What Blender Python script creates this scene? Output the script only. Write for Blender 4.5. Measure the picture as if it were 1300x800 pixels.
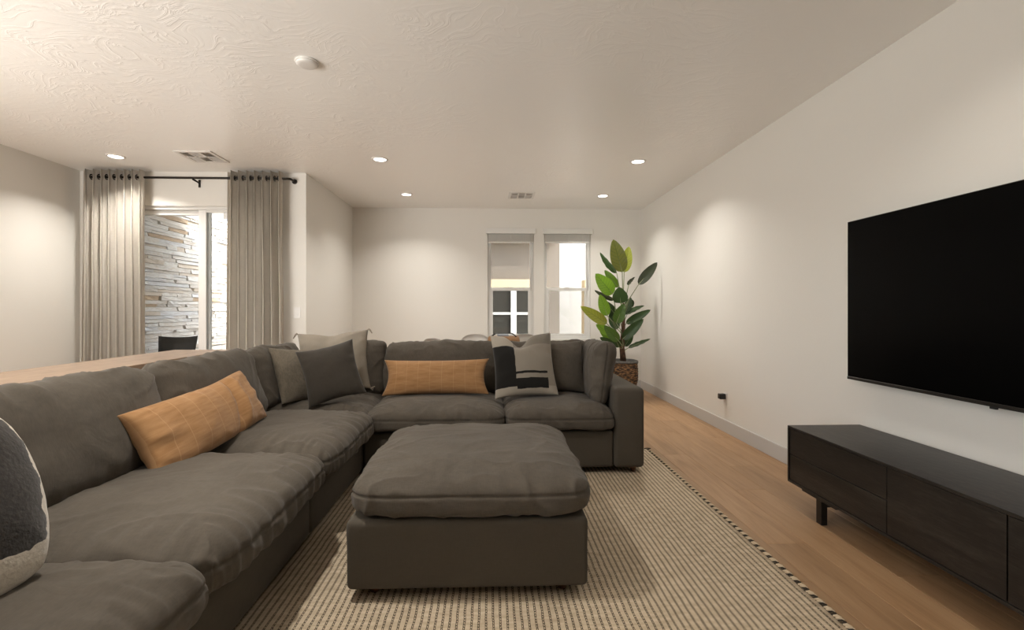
import bpy, bmesh, math, random
from mathutils import Vector, Matrix, noise
random.seed(7)
D = bpy.data
S = bpy.context.scene
COL = S.collection
for o in list(D.objects): D.objects.remove(o)
R = math.radians

# ------------------------------------------------------------------ camera
cam = D.cameras.new('camera'); cam.sensor_width = 36; cam.lens = 614/1300*36
cam.shift_x = 6.6/1300; cam.shift_y = -7.5/1300; cam.clip_start = .05; cam.clip_end = 200
camo = D.objects.new('camera', cam); COL.objects.link(camo)
camo.location = (0, 0, 1.21); camo.rotation_euler = (R(90), 0, R(-2)); S.camera = camo

# ------------------------------------------------------------------ world, sun, exposure
w = D.worlds.new('world'); S.world = w; w.use_nodes = True
nt = w.node_tree; nt.nodes.clear()
sky = nt.nodes.new('ShaderNodeTexSky'); sky.sky_type = 'NISHITA'; sky.sun_disc = False
sky.sun_elevation = R(50); sky.sun_rotation = R(110); sky.air_density = 1.0; sky.dust_density = 2.0
bg = nt.nodes.new('ShaderNodeBackground'); bg.inputs['Strength'].default_value = 0.95
wo = nt.nodes.new('ShaderNodeOutputWorld')
hz = nt.nodes.new('ShaderNodeHueSaturation'); hz.inputs['Saturation'].default_value = .35   # thin bright haze
nt.links.new(sky.outputs[0], hz.inputs['Color']); nt.links.new(hz.outputs[0], bg.inputs[0]); nt.links.new(bg.outputs[0], wo.inputs[0])
sun = D.lights.new('sun', 'SUN'); sun.energy = 3.0; sun.angle = R(.6); sun.color = (1, .96, .9)
suno = D.objects.new('sun', sun); COL.objects.link(suno)
suno.rotation_euler = Vector((-.80, .46, -.75)).to_track_quat('-Z', 'Y').to_euler()
# added fill light aimed up at the ceiling, set by an added left-wall opening
bl = D.lights.new('side_fill', 'AREA'); bl.shape = 'RECTANGLE'; bl.size = 3.7; bl.size_y = 1.7; bl.energy = 170; bl.color = (1, .975, .925)
blo = D.objects.new('side_fill', bl); COL.objects.link(blo); blo.location = (-4.40, -.3, 1.15); bl.spread = R(140); blo.rotation_euler = Vector((.30, .60, .74)).to_track_quat('-Z', 'Y').to_euler()
S.view_settings.view_transform = 'Standard'; S.view_settings.look = 'None'
S.view_settings.exposure = 0.38; S.view_settings.gamma = 1; S.view_settings.use_curve_mapping = False
LAMP_W = 10.0
LAMP_COL = (1.0, .955, .885)

# ------------------------------------------------------------------ material helpers
def mat(name):
    m = D.materials.new(name); m.use_nodes = True
    n = m.node_tree; n.nodes.clear()
    out = n.nodes.new('ShaderNodeOutputMaterial'); b = n.nodes.new('ShaderNodeBsdfPrincipled')
    n.links.new(b.outputs[0], out.inputs[0])
    return m, n, b, out
def N(n, t, **kw):
    x = n.nodes.new('ShaderNode'+t)
    for k, v in kw.items():
        if k.startswith('i_'):
            key = k[2:].replace('_', ' ')
            x.inputs[key].default_value = v
        else: setattr(x, k, v)
    return x
def L(n, a, b): n.links.new(a, b)
def setb(b, col=None, rough=None, metal=None, spec=None):
    if col: b.inputs['Base Color'].default_value = (*col, 1)
    if rough is not None: b.inputs['Roughness'].default_value = rough
    if metal is not None: b.inputs['Metallic'].default_value = metal
    if spec is not None: b.inputs['Specular IOR Level'].default_value = spec
def ramp(n, stops):
    r = N(n, 'ValToRGB'); e = r.color_ramp.elements
    while len(e) > 1: e.remove(e[-1])
    e[0].position = stops[0][0]; e[0].color = (*stops[0][1], 1)
    for p, c in stops[1:]:
        q = e.new(p); q.color = (*c, 1)
    return r
def coords(n, kind='Object', scale=(1, 1, 1)):
    tc = N(n, 'TexCoord'); mp = N(n, 'Mapping'); mp.inputs['Scale'].default_value = scale
    L(n, tc.outputs[kind], mp.inputs[0]); return mp.outputs[0]
def bump(n, b, h, strength=.3, dist=.01, normal=None):
    bp = N(n, 'Bump'); bp.inputs['Strength'].default_value = strength; bp.inputs['Distance'].default_value = dist
    L(n, h, bp.inputs['Height'])
    if normal is not None: L(n, normal, bp.inputs['Normal'])
    L(n, bp.outputs[0], b.inputs['Normal']); return bp.outputs[0]
def plain(name, col, rough=.5, metal=0, spec=.5, var=.0, vscale=8, bmp=0, bscale=60):
    m, n, b, o = mat(name); setb(b, col, rough, metal, spec)
    v = coords(n)
    if var:
        t = N(n, 'TexNoise'); t.inputs['Scale'].default_value = vscale; t.inputs['Detail'].default_value = 4; L(n, v, t.inputs[0])
        r = ramp(n, [(.3, tuple(c*(1-var) for c in col)), (.7, tuple(min(1, c*(1+var)) for c in col))])
        L(n, t.outputs[0], r.inputs[0]); L(n, r.outputs[0], b.inputs['Base Color'])
    if bmp:
        t2 = N(n, 'TexNoise'); t2.inputs['Scale'].default_value = bscale; t2.inputs['Detail'].default_value = 3; L(n, v, t2.inputs[0])
        bump(n, b, t2.outputs[0], bmp, .004)
    return m
def math_n(n, op, a, b=None):
    x = N(n, 'Math', operation=op)
    for i, v in enumerate((a, b)):
        if v is None: continue
        if isinstance(v, (int, float)): x.inputs[i].default_value = v
        else: L(n, v, x.inputs[i])
    return x.outputs[0]
def mixc(n, f, a, b):
    x = N(n, 'Mix', data_type='RGBA')
    for s, v in ((x.inputs[0], f), (x.inputs[6], a), (x.inputs[7], b)):
        if isinstance(v, tuple): s.default_value = (*v, 1)
        elif isinstance(v, (int, float)): s.default_value = v
        else: L(n, v, s)
    return x.outputs[2]

def fabric(name, col, weave=420, var=.14, sheen=.25, bs=.25, slub=True, rough=.9, fold=0.0):
    m, n, b, o = mat(name); setb(b, col, rough, spec=.2)
    b.inputs['Sheen Weight'].default_value = sheen; b.inputs['Sheen Roughness'].default_value = .5
    v = coords(n)
    t = N(n, 'TexNoise'); t.inputs['Scale'].default_value = 5; t.inputs['Detail'].default_value = 6; t.inputs['Roughness'].default_value = .65; L(n, v, t.inputs[0])
    v2 = coords(n, scale=(40, 40, 260)); v3 = coords(n, scale=(260, 40, 60))
    s1 = N(n, 'TexNoise'); s1.inputs['Scale'].default_value = 1; s1.inputs['Detail'].default_value = 2; L(n, v2, s1.inputs[0])
    s2 = N(n, 'TexNoise'); s2.inputs['Scale'].default_value = 1; s2.inputs['Detail'].default_value = 2; L(n, v3, s2.inputs[0])
    sl = math_n(n, 'ADD', s1.outputs[0], s2.outputs[0])
    tot = math_n(n, 'ADD', math_n(n, 'MULTIPLY', t.outputs[0], .5), math_n(n, 'MULTIPLY', sl, .25 if slub else .1))
    r = ramp(n, [(.32, tuple(c*(1-var) for c in col)), (.68, tuple(min(1, c*(1+var)) for c in col))])
    L(n, tot, r.inputs[0]); L(n, r.outputs[0], b.inputs['Base Color'])
    h = sl
    nm = bump(n, b, h, bs, .0015)
    if fold:
        f = N(n, 'TexNoise'); f.inputs['Scale'].default_value = 7; f.inputs['Detail'].default_value = 3; f.inputs['Distortion'].default_value = 1.2; L(n, v, f.inputs[0])
        bump(n, b, f.outputs[0], fold, .02, nm)
    m['_n'] = 0
    return m

# ------------------------------------------------------------------ materials
def mk_wall():
    m, n, b, o = mat('painted_wall'); setb(b, (.79, .768, .722), .62, spec=.3)
    t = N(n, 'TexNoise'); t.inputs['Scale'].default_value = 55; t.inputs['Detail'].default_value = 4; L(n, coords(n), t.inputs[0])
    bump(n, b, t.outputs[0], .10, .006); return m
def mk_ceiling():
    m, n, b, o = mat('troweled_ceiling'); setb(b, (.93, .92, .895), .36, spec=.55)
    v = coords(n, scale=(1.0, 1.0, 1))
    # skip-trowel ridges: thin crease lines from distorted, stretched noise that comes and goes in patches
    d = N(n, 'TexNoise'); d.inputs['Scale'].default_value = 1.6; d.inputs['Detail'].default_value = 2; L(n, v, d.inputs[0])
    add = N(n, 'VectorMath', operation='MULTIPLY_ADD'); L(n, d.outputs[1], add.inputs[0]); add.inputs[1].default_value = (1.1, 1.1, 0); L(n, v, add.inputs[2])
    mp = N(n, 'Mapping'); mp.inputs['Scale'].default_value = (3.2, 9.5, 1); L(n, add.outputs[0], mp.inputs[0])
    t = N(n, 'TexNoise'); t.inputs['Scale'].default_value = 1.5; t.inputs['Detail'].default_value = 4.5; t.inputs['Distortion'].default_value = .7; L(n, mp.outputs[0], t.inputs[0])
    rid = math_n(n, 'ABSOLUTE', math_n(n, 'SUBTRACT', t.outputs[0], .5))
    rr = ramp(n, [(0, (1, 1, 1)), (.045, (.25, .25, .25)), (.12, (0, 0, 0))]); L(n, rid, rr.inputs[0])
    mk = N(n, 'TexNoise'); mk.inputs['Scale'].default_value = .8; mk.inputs['Detail'].default_value = 2; L(n, v, mk.inputs[0])
    mr = ramp(n, [(.44, (.03,)*3), (.66, (1, 1, 1))]); L(n, mk.outputs[0], mr.inputs[0])
    fine = N(n, 'TexNoise'); fine.inputs['Scale'].default_value = 38; fine.inputs['Detail'].default_value = 3; L(n, v, fine.inputs[0])
    hh = math_n(n, 'ADD', math_n(n, 'MULTIPLY', rr.outputs[0], mr.outputs[0]), math_n(n, 'MULTIPLY', fine.outputs[0], .10))
    bump(n, b, hh, .19, .012); return m
def mk_plank():
    m, n, b, o = mat('oak_plank'); setb(b, rough=.42, spec=.4)
    oi = N(n, 'ObjectInfo')
    tc = N(n, 'TexCoord')
    ad = N(n, 'VectorMath', operation='ADD'); L(n, tc.outputs['Object'], ad.inputs[0])
    cb = N(n, 'CombineXYZ'); L(n, math_n(n, 'MULTIPLY', oi.outputs['Random'], 37), cb.inputs[0]); L(n, math_n(n, 'MULTIPLY', oi.outputs['Random'], 91), cb.inputs[1])
    L(n, cb.outputs[0], ad.inputs[1])
    mp = N(n, 'Mapping'); mp.inputs['Scale'].default_value = (14, 1.3, 1); L(n, ad.outputs[0], mp.inputs[0])
    t = N(n, 'TexNoise'); t.inputs['Scale'].default_value = 1.0; t.inputs['Detail'].default_value = 7; t.inputs['Roughness'].default_value = .62; t.inputs['Distortion'].default_value = .8; L(n, mp.outputs[0], t.inputs[0])
    mp2 = N(n, 'Mapping'); mp2.inputs['Scale'].default_value = (150, 5, 1); L(n, ad.outputs[0], mp2.inputs[0])
    g = N(n, 'TexNoise'); g.inputs['Scale'].default_value = 1; g.inputs['Detail'].default_value = 3; L(n, mp2.outputs[0], g.inputs[0])
    f = math_n(n, 'ADD', math_n(n, 'MULTIPLY', t.outputs[0], .72), math_n(n, 'MULTIPLY', g.outputs[0], .28))
    r = ramp(n, [(.30, (.235, .130, .062)), (.47, (.355, .210, .108)), (.70, (.44, .28, .155))]); L(n, f, r.inputs[0])
    hs = N(n, 'HueSaturation'); L(n, r.outputs[0], hs.inputs['Color'])
    L(n, math_n(n, 'ADD', .86, math_n(n, 'MULTIPLY', oi.outputs['Random'], .26)), hs.inputs['Value'])
    L(n, hs.outputs[0], b.inputs['Base Color'])
    bump(n, b, g.outputs[0], .12, .002); return m
def wood(name, c0, c1, c2, rough=.5, sc=(2, 14, 14), bs=.1, spec=.5):
    m, n, b, o = mat(name); setb(b, rough=rough, spec=spec)
    v = coords(n, scale=sc)
    t = N(n, 'TexNoise'); t.inputs['Scale'].default_value = 1; t.inputs['Detail'].default_value = 7; t.inputs['Roughness'].default_value = .6; t.inputs['Distortion'].default_value = 1.0; L(n, v, t.inputs[0])
    v2 = coords(n, scale=(sc[0]*3, sc[1]*11, sc[2]*11))
    g = N(n, 'TexNoise'); g.inputs['Scale'].default_value = 1; g.inputs['Detail'].default_value = 3; L(n, v2, g.inputs[0])
    f = math_n(n, 'ADD', math_n(n, 'MULTIPLY', t.outputs[0], .65), math_n(n, 'MULTIPLY', g.outputs[0], .35))
    r = ramp(n, [(.34, c0), (.5, c1), (.66, c2)]); L(n, f, r.inputs[0]); L(n, r.outputs[0], b.inputs['Base Color'])
    bump(n, b, g.outputs[0], bs, .003); return m
def mk_rug():
    m, n, b, o = mat('jute_weave'); setb(b, rough=.95, spec=.1)
    tc = N(n, 'TexCoord'); sp = N(n, 'SeparateXYZ'); L(n, tc.outputs['Object'], sp.inputs[0])
    wv = N(n, 'TexNoise'); wv.inputs['Scale'].default_value = 9; wv.inputs['Detail'].default_value = 3; L(n, coords(n), wv.inputs[0])
    x = math_n(n, 'ADD', sp.outputs[0], math_n(n, 'MULTIPLY', math_n(n, 'SUBTRACT', wv.outputs[0], .5), .010))
    ph = math_n(n, 'FRACT', math_n(n, 'MULTIPLY', x, 1/.0277))
    # two dark threads with pale links between them, then a wide pale jute rib
    d1 = math_n(n, 'ABSOLUTE', math_n(n, 'SUBTRACT', ph, .20)); d2 = math_n(n, 'ABSOLUTE', math_n(n, 'SUBTRACT', ph, .42))
    dm = math_n(n, 'MINIMUM', d1, d2)
    yy = math_n(n, 'FRACT', math_n(n, 'MULTIPLY', math_n(n, 'ADD', sp.outputs[1], math_n(n, 'MULTIPLY', sp.outputs[0], .35)), 1/.0165))
    link = math_n(n, 'LESS_THAN', math_n(n, 'ABSOLUTE', math_n(n, 'SUBTRACT', yy, .5)), .17)
    inb = math_n(n, 'LESS_THAN', math_n(n, 'ABSOLUTE', math_n(n, 'SUBTRACT', ph, .31)), .12)
    nz = N(n, 'TexNoise'); nz.inputs['Scale'].default_value = 160; nz.inputs['Detail'].default_value = 2; L(n, coords(n), nz.inputs[0])
    th = math_n(n, 'ADD', .045, math_n(n, 'MULTIPLY', math_n(n, 'SUBTRACT', nz.outputs[0], .5), .12))
    dark = math_n(n, 'MAXIMUM', math_n(n, 'LESS_THAN', dm, th), math_n(n, 'MULTIPLY', link, inb))
    big = N(n, 'TexNoise'); big.inputs['Scale'].default_value = 14; big.inputs['Detail'].default_value = 5; L(n, coords(n, scale=(1, 4, 1)), big.inputs[0])
    pr = ramp(n, [(.3, (.46, .365, .255)), (.7, (.64, .53, .39))]); L(n, big.outputs[0], pr.inputs[0])
    c = mixc(n, math_n(n, 'MULTIPLY', dark, .9), pr.outputs[0], (.035, .024, .016))
    L(n, c, b.inputs['Base Color'])
    rib = math_n(n, 'MULTIPLY', math_n(n, 'ABSOLUTE', math_n(n, 'SINE', math_n(n, 'MULTIPLY', sp.outputs[1], math.pi/.0082))), .4)
    h = math_n(n, 'ADD', math_n(n, 'ADD', math_n(n, 'MULTIPLY', dark, -.6), rib), math_n(n, 'MULTIPLY', nz.outputs[0], .5))
    bump(n, b, h, .55, .004); return m
def mk_leaf():
    m, n, b, o = mat('leaf_green'); setb(b, rough=.38, spec=.5)
    uv = N(n, 'UVMap'); sp = N(n, 'SeparateXYZ'); L(n, uv.outputs[0], sp.inputs[0])
    oi = N(n, 'ObjectInfo')
    u = math_n(n, 'ABSOLUTE', math_n(n, 'SUBTRACT', sp.outputs[0], .5))
    vein = math_n(n, 'FRACT', math_n(n, 'MULTIPLY', math_n(n, 'SUBTRACT', sp.outputs[1], math_n(n, 'MULTIPLY', u, .35)), 9))
    vl = math_n(n, 'LESS_THAN', vein, .10); mid = math_n(n, 'LESS_THAN', u, .022)
    r = ramp(n, [(0, (.024, .050, .016)), (.45, (.060, .115, .022)), (.8, (.14, .24, .035)), (1, (.20, .29, .05))]); L(n, oi.outputs['Random'], r.inputs[0])
    att = N(n, 'ObjectInfo')
    c = mixc(n, math_n(n, 'MULTIPLY', math_n(n, 'MAXIMUM', vl, mid), .45), att.outputs['Color'], (.02, .05, .012))
    L(n, c, b.inputs['Base Color'])
    tr = N(n, 'BsdfTranslucent'); L(n, c, tr.inputs[0]); ms = N(n, 'MixShader'); ms.inputs[0].default_value = .32
    L(n, b.outputs[0], ms.inputs[1]); L(n, tr.outputs[0], ms.inputs[2]); L(n, ms.outputs[0], o.inputs[0])
    bump(n, b, vein, .12, .004); return m
def mk_glass():
    m, n, b, o = mat('window_glass'); n.nodes.remove(b)
    t = N(n, 'BsdfTransparent'); t.inputs[0].default_value = (.93, .94, .935, 1); g = N(n, 'BsdfGlossy'); g.inputs['Roughness'].default_value = .02
    f = N(n, 'Fresnel'); f.inputs[0].default_value = 1.42
    ms = N(n, 'MixShader'); L(n, math_n(n, 'MULTIPLY', f.outputs[0], .8), ms.inputs[0]); L(n, t.outputs[0], ms.inputs[1]); L(n, g.outputs[0], ms.inputs[2]); L(n, ms.outputs[0], o.inputs[0])
    return m
def mk_screen():
    m, n, b, o = mat('insect_screen'); n.nodes.remove(b)
    t = N(n, 'BsdfTransparent'); t.inputs[0].default_value = (.94, .94, .94, 1); d = N(n, 'BsdfDiffuse'); d.inputs[0].default_value = (.10, .10, .10, 1)
    ms = N(n, 'MixShader'); ms.inputs[0].default_value = .10; L(n, t.outputs[0], ms.inputs[1]); L(n, d.outputs[0], ms.inputs[2]); L(n, ms.outputs[0], o.inputs[0])
    return m
def mk_emit(name, col, s):
    m, n, b, o = mat(name); n.nodes.remove(b)
    e = N(n, 'Emission'); e.inputs[0].default_value = (*col, 1); e.inputs[1].default_value = s; L(n, e.outputs[0], o.inputs[0]); return m
def mk_stone():
    m, n, b, o = mat('ledger_stone'); setb(b, rough=.85, spec=.2)
    oi = N(n, 'ObjectInfo')
    r = ramp(n, [(0, (.80, .76, .70)), (.30, (.84, .82, .78)), (.50, (.88, .87, .84)), (.68, (.78, .79, .80)), (.80, (.74, .66, .56)), (.88, (.86, .82, .76)), (.955, (.62, .48, .34)), (1, (.8, .76, .7))])
    r.color_ramp.interpolation = 'CONSTANT'; L(n, oi.outputs['Random'], r.inputs[0])
    tc = N(n, 'TexCoord'); ad = N(n, 'VectorMath', operation='ADD'); L(n, tc.outputs['Object'], ad.inputs[0])
    cb = N(n, 'CombineXYZ'); L(n, math_n(n, 'MULTIPLY', oi.outputs['Random'], 50), cb.inputs[0]); L(n, cb.outputs[0], ad.inputs[1])
    t = N(n, 'TexNoise'); t.inputs['Scale'].default_value = 9; t.inputs['Detail'].default_value = 5; L(n, ad.outputs[0], t.inputs[0])
    rr = ramp(n, [(.35, (.62, .50, .36)), (.55, (1, 1, 1))]); L(n, t.outputs[0], rr.inputs[0])
    mx = N(n, 'Mix', data_type='RGBA', blend_type='MULTIPLY'); mx.inputs[0].default_value = .55; L(n, r.outputs[0], mx.inputs[6]); L(n, rr.outputs[0], mx.inputs[7])
    L(n, mx.outputs[2], b.inputs['Base Color']); bump(n, b, t.outputs[0], .5, .02); return m
def mk_patch():     # cream, taupe and black blocks of the woven pillow, laid out on the pillow's own UVs
    m, n, b, o = mat('patchwork_cloth'); setb(b, rough=.92, spec=.15); b.inputs['Sheen Weight'].default_value = .2
    uv = N(n, 'UVMap'); nz = N(n, 'TexNoise'); nz.inputs['Scale'].default_value = 6; L(n, uv.outputs[0], nz.inputs[0])
    ad = N(n, 'VectorMath', operation='MULTIPLY_ADD'); L(n, nz.outputs[1], ad.inputs[0]); ad.inputs[1].default_value = (.03, .03, 0); L(n, uv.outputs[0], ad.inputs[2])
    sp = N(n, 'SeparateXYZ'); L(n, ad.outputs[0], sp.inputs[0]); u, v = sp.outputs[0], sp.outputs[1]
    def rect(u0, u1, v0, v1):
        a = math_n(n, 'MULTIPLY', math_n(n, 'GREATER_THAN', u, u0), math_n(n, 'LESS_THAN', u, u1))
        c = math_n(n, 'MULTIPLY', math_n(n, 'GREATER_THAN', v, v0), math_n(n, 'LESS_THAN', v, v1))
        return math_n(n, 'MULTIPLY', a, c)
    k = .015
    blk = math_n(n, 'MAXIMUM', rect(-1, .35+k, .13+k, .79+k), math_n(n, 'MAXIMUM', rect(.35+k, .86+k, .09+k, .25+k), rect(.35+k, .86+k, .32+k, .355+k)))
    cr = math_n(n, 'MAXIMUM', rect(-1, .35+k, .79+k, 2), rect(-1, 2, -1, .13+k))
    c = mixc(n, cr, (.255, .222, .18), (.34, .30, .245)); c = mixc(n, rect(.35+k, 2, .79+k, 2), c, (.185, .16, .128)); c = mixc(n, blk, c, (.012, .0105, .009))
    L(n, c, b.inputs['Base Color'])
    s = N(n, 'TexNoise'); s.inputs['Scale'].default_value = 1; L(n, coords(n, scale=(60, 400, 60)), s.inputs[0]); bump(n, b, s.outputs[0], .35, .002); return m
def mk_hide():      # dark hide with a pale ragged rim
    m, n, b, o = mat('patched_hide'); setb(b, rough=.95, spec=.1); b.inputs['Sheen Weight'].default_value = .3
    uv = N(n, 'UVMap'); nz = N(n, 'TexNoise'); nz.inputs['Scale'].default_value = 5; nz.inputs['Detail'].default_value = 5; nz.inputs['Scale'].default_value = 9; L(n, uv.outputs[0], nz.inputs[0])
    sp = N(n, 'SeparateXYZ'); L(n, uv.outputs[0], sp.inputs[0])
    du = math_n(n, 'ABSOLUTE', math_n(n, 'SUBTRACT', sp.outputs[0], .47)); dv = math_n(n, 'ABSOLUTE', math_n(n, 'SUBTRACT', sp.outputs[1], .55))
    d = math_n(n, 'MAXIMUM', math_n(n, 'MULTIPLY', du, .95), math_n(n, 'MULTIPLY', dv, 1.22))
    d = math_n(n, 'ADD', d, math_n(n, 'MULTIPLY', math_n(n, 'SUBTRACT', nz.outputs[0], .5), .10))
    f = N(n, 'TexNoise'); f.inputs['Scale'].default_value = 1; f.inputs['Detail'].default_value = 3; L(n, coords(n, scale=(90, 90, 90)), f.inputs[0])
    dk = mixc(n, f.outputs[0], (.012, .010, .009), (.05, .043, .037))
    lt = mixc(n, f.outputs[0], (.45, .40, .33), (.70, .65, .56))
    c = mixc(n, math_n(n, 'GREATER_THAN', d, .462), dk, lt); L(n, c, b.inputs['Base Color'])
    bump(n, b, f.outputs[0], .5, .004); return m
def mk_wicker():
    m, n, b, o = mat('wicker_weave'); setb(b, rough=.6, spec=.4)
    v = coords(n, scale=(1, 1, 1))
    t = N(n, 'TexNoise'); t.inputs['Scale'].default_value = 1; t.inputs['Detail'].default_value = 3; L(n, coords(n, scale=(26, 26, 60)), t.inputs[0])
    r = ramp(n, [(.38, (.022, .014, .010)), (.5, (.10, .055, .028)), (.62, (.30, .17, .07))]); L(n, t.outputs[0], r.inputs[0]); L(n, r.outputs[0], b.inputs['Base Color'])
    bump(n, b, t.outputs[0], .8, .01); return m
def mk_plaid():     # orange cloth with faint stitched lines
    m, n, b, o = mat('ochre_cloth'); setb(b, rough=.9, spec=.15); b.inputs['Sheen Weight'].default_value = .15
    uv = N(n, 'UVMap'); sp = N(n, 'SeparateXYZ'); L(n, uv.outputs[0], sp.inputs[0])
    fu = math_n(n, 'FRACT', math_n(n, 'MULTIPLY', sp.outputs[0], 9.0)); fv = math_n(n, 'FRACT', math_n(n, 'MULTIPLY', sp.outputs[1], 3.6))
    ln = math_n(n, 'LESS_THAN', fu, .045); ln2 = math_n(n, 'MULTIPLY', math_n(n, 'LESS_THAN', fv, .045), .3)
    t = N(n, 'TexNoise'); t.inputs['Scale'].default_value = 1; t.inputs['Detail'].default_value = 4; L(n, coords(n, scale=(10, 60, 10)), t.inputs[0])
    r = ramp(n, [(.3, (.29, .150, .062)), (.7, (.385, .215, .098))]); L(n, t.outputs[0], r.inputs[0])
    c = mixc(n, math_n(n, 'MULTIPLY', math_n(n, 'MAXIMUM', ln, ln2), .55), r.outputs[0], (.46, .27, .135)); L(n, c, b.inputs['Base Color'])
    s = N(n, 'TexNoise'); s.inputs['Scale'].default_value = 1; L(n, coords(n, scale=(300, 300, 300)), s.inputs[0]); bump(n, b, s.outputs[0], .3, .002); return m

M = {}
M['wall'] = mk_wall(); M['ceiling'] = mk_ceiling(); M['plank'] = mk_plank()
M['base'] = plain('grey_baseboard', (.56, .545, .525), .45)
M['white'] = plain('white_paint', (.80, .79, .76), .4)
M['vinyl'] = plain('white_vinyl', (.78, .775, .75), .35)
M['subfloor'] = plain('subfloor', (.10, .06, .035), .8)
M['sofa'] = fabric('charcoal_linen', (.088, .074, .058), sheen=.10, var=.22, fold=.22)
M['sofa_shaded'] = fabric('charcoal_linen_shaded', (.078, .066, .051), sheen=.05, var=.10)  # same linen as the cushions, shade painted in as a slightly darker tone
M['legwood'] = wood('walnut_leg', (.05, .018, .008), (.10, .035, .014), (.15, .06, .025), .35)
M['dark_pillow'] = fabric('dark_grey_linen', (.052, .044, .035), sheen=.15)
M['light_pillow'] = fabric('pale_taupe_linen', (.285, .245, .195), sheen=.12, var=.08)
M['tweed'] = fabric('flecked_taupe_weave', (.155, .132, .10), sheen=.1, var=.42, bs=.6)
M['ochre'] = mk_plaid(); M['patch'] = mk_patch(); M['hide'] = mk_hide()
M['curtain'] = fabric('oatmeal_linen_curtain', (.76, .71, .635), sheen=.1, var=.08, bs=.2)
M['rug'] = mk_rug()
M['rug_dark'] = plain('dark_yarn', (.04, .03, .02), .95); M['rug_pale'] = plain('pale_yarn', (.60, .48, .33), .95)
M['black_oak'] = wood('black_oak', (.006, .0048, .004), (.0125, .010, .0082), (.030, .025, .0205), .42, sc=(14, 2.0, 14), bs=.35)
M['black_metal'] = plain('black_metal', (.014, .013, .012), .4, .3)
M['rod'] = plain('dark_bronze', (.022, .017, .013), .4, .6)
M['screen'] = plain('screen_black', (.0012, .0012, .0013), .30, spec=.06)
M['bezel'] = plain('bezel', (.028, .025, .022), .35, .4)
M['oak_top'] = wood('pale_oak', (.25, .165, .105), (.33, .225, .15), (.39, .28, .195), .42, sc=(12, 1.4, 12), bs=.08)
def mk_slat():
    m, n, b, o = mat('blind_slat'); setb(b, (.84, .83, .80), .4); t_ = N(n, 'BsdfTranslucent'); t_.inputs[0].default_value = (.9, .88, .84, 1)
    ms = N(n, 'MixShader'); ms.inputs[0].default_value = .45; L(n, b.outputs[0], ms.inputs[1]); L(n, t_.outputs[0], ms.inputs[2]); L(n, ms.outputs[0], o.inputs[0]); return m
M['slat'] = mk_slat()
M['glass'] = mk_glass(); M['mesh'] = mk_screen()
M['lamp'] = mk_emit('lamp_glow', (1, .95, .88), 9)
M['plastic_w'] = plain('white_plastic', (.78, .76, .73), .35); M['plastic_b'] = plain('black_plastic', (.012, .012, .012), .3)
M['duct'] = plain('duct_grey', (.62, .60, .57), .6)
M['leaf'] = mk_leaf(); M['stalk'] = plain('leaf_stalk', (.22, .25, .13), .5); M['trunk'] = plain('brown_stem', (.10, .048, .025), .8, var=.5, vscale=22, bmp=.5)
M['wicker'] = mk_wicker(); M['soil'] = plain('soil', (.035, .028, .022), .95, bmp=.8, bscale=40); M['rim'] = plain('grey_rim', (.12, .12, .115), .6, var=.3, vscale=40)
M['basket'] = wood('tan_wicker', (.12, .06, .025), (.30, .16, .07), (.42, .25, .12), .6, sc=(60, 90, 90), bs=.8)
M['stone'] = mk_stone(); M['mortar'] = plain('stone_backing', (.38, .34, .29), .9)
M['stucco'] = plain('taupe_stucco', (.22, .185, .15), .9, var=.06, vscale=5, bmp=.5, bscale=70)
M['cream'] = plain('cream_trim', (.60, .49, .32), .8, bmp=.3)
M['white_stucco'] = plain('white_stucco', (.48, .468, .445), .9, bmp=.4, bscale=50)
M['dark_glass'] = plain('dark_glass', (.055, .052, .044), .5, spec=.02)
M['concrete'] = plain('patio_concrete', (.78, .75, .70), .9, var=.1)
M['ply'] = plain('cream_soffit', (.72, .58, .38), .8)
M['napkin'] = plain('grey_linen_napkin', (.28, .30, .33), .9)

# ------------------------------------------------------------------ object helpers
ORG = {}
def link(o, parent=None):
    COL.objects.link(o)
    if parent is not None: o.parent = parent
def tag(o, label=None, cat=None, group=None, kind=None):
    if label: o['label'] = label
    if cat: o['category'] = cat
    if group: o['group'] = group
    if kind: o['kind'] = kind
    return o
def thing(name, loc, label=None, cat=None, group=None, rz=0, kind=None, parent=None):
    o = D.objects.new(name, None); o.empty_display_size = .1; link(o, parent); o.location = loc; o.rotation_euler = (0, 0, rz)
    ORG[o.name] = Vector(loc) + (ORG[parent.name] if parent else Vector())
    return tag(o, label, cat, group, kind)
def org(o): return ORG.get(o.name, Vector((0, 0, 0))) if o else Vector((0, 0, 0))
def fin(name, bm, m, parent=None, smooth=False, pivot=None):
    """links a world-space bmesh as ONE mesh object; pivot is the origin in world space"""
    pv = Vector(pivot) if pivot is not None else org(parent)
    bmesh.ops.translate(bm, verts=bm.verts, vec=-pv)
    me = D.meshes.new(name); bm.to_mesh(me); bm.free()
    if smooth:
        me.polygons.foreach_set('use_smooth', [True]*len(me.polygons))
    me.materials.append(m)
    o = D.objects.new(name, me); link(o, parent); o.location = pv - org(parent); ORG[o.name] = pv
    return o
def box(bm, x0, x1, y0, y1, z0, z1, bev=0, seg=2):
    r = bmesh.ops.create_cube(bm, size=1)
    vs = r['verts']
    for v in vs: v.co = Vector((x0+(v.co.x+.5)*(x1-x0), y0+(v.co.y+.5)*(y1-y0), z0+(v.co.z+.5)*(z1-z0)))
    if bev:
        es = list({e for v in vs for e in v.link_edges})
        bmesh.ops.bevel(bm, geom=es, offset=bev, segments=seg, profile=.5, affect='EDGES')
    return bm
def BX(name, d, m, parent=None, bev=0, seg=2, smooth=False, pivot=None):
    return fin(name, box(bmesh.new(), *d, bev=bev, seg=seg), m, parent, smooth, pivot)
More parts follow.
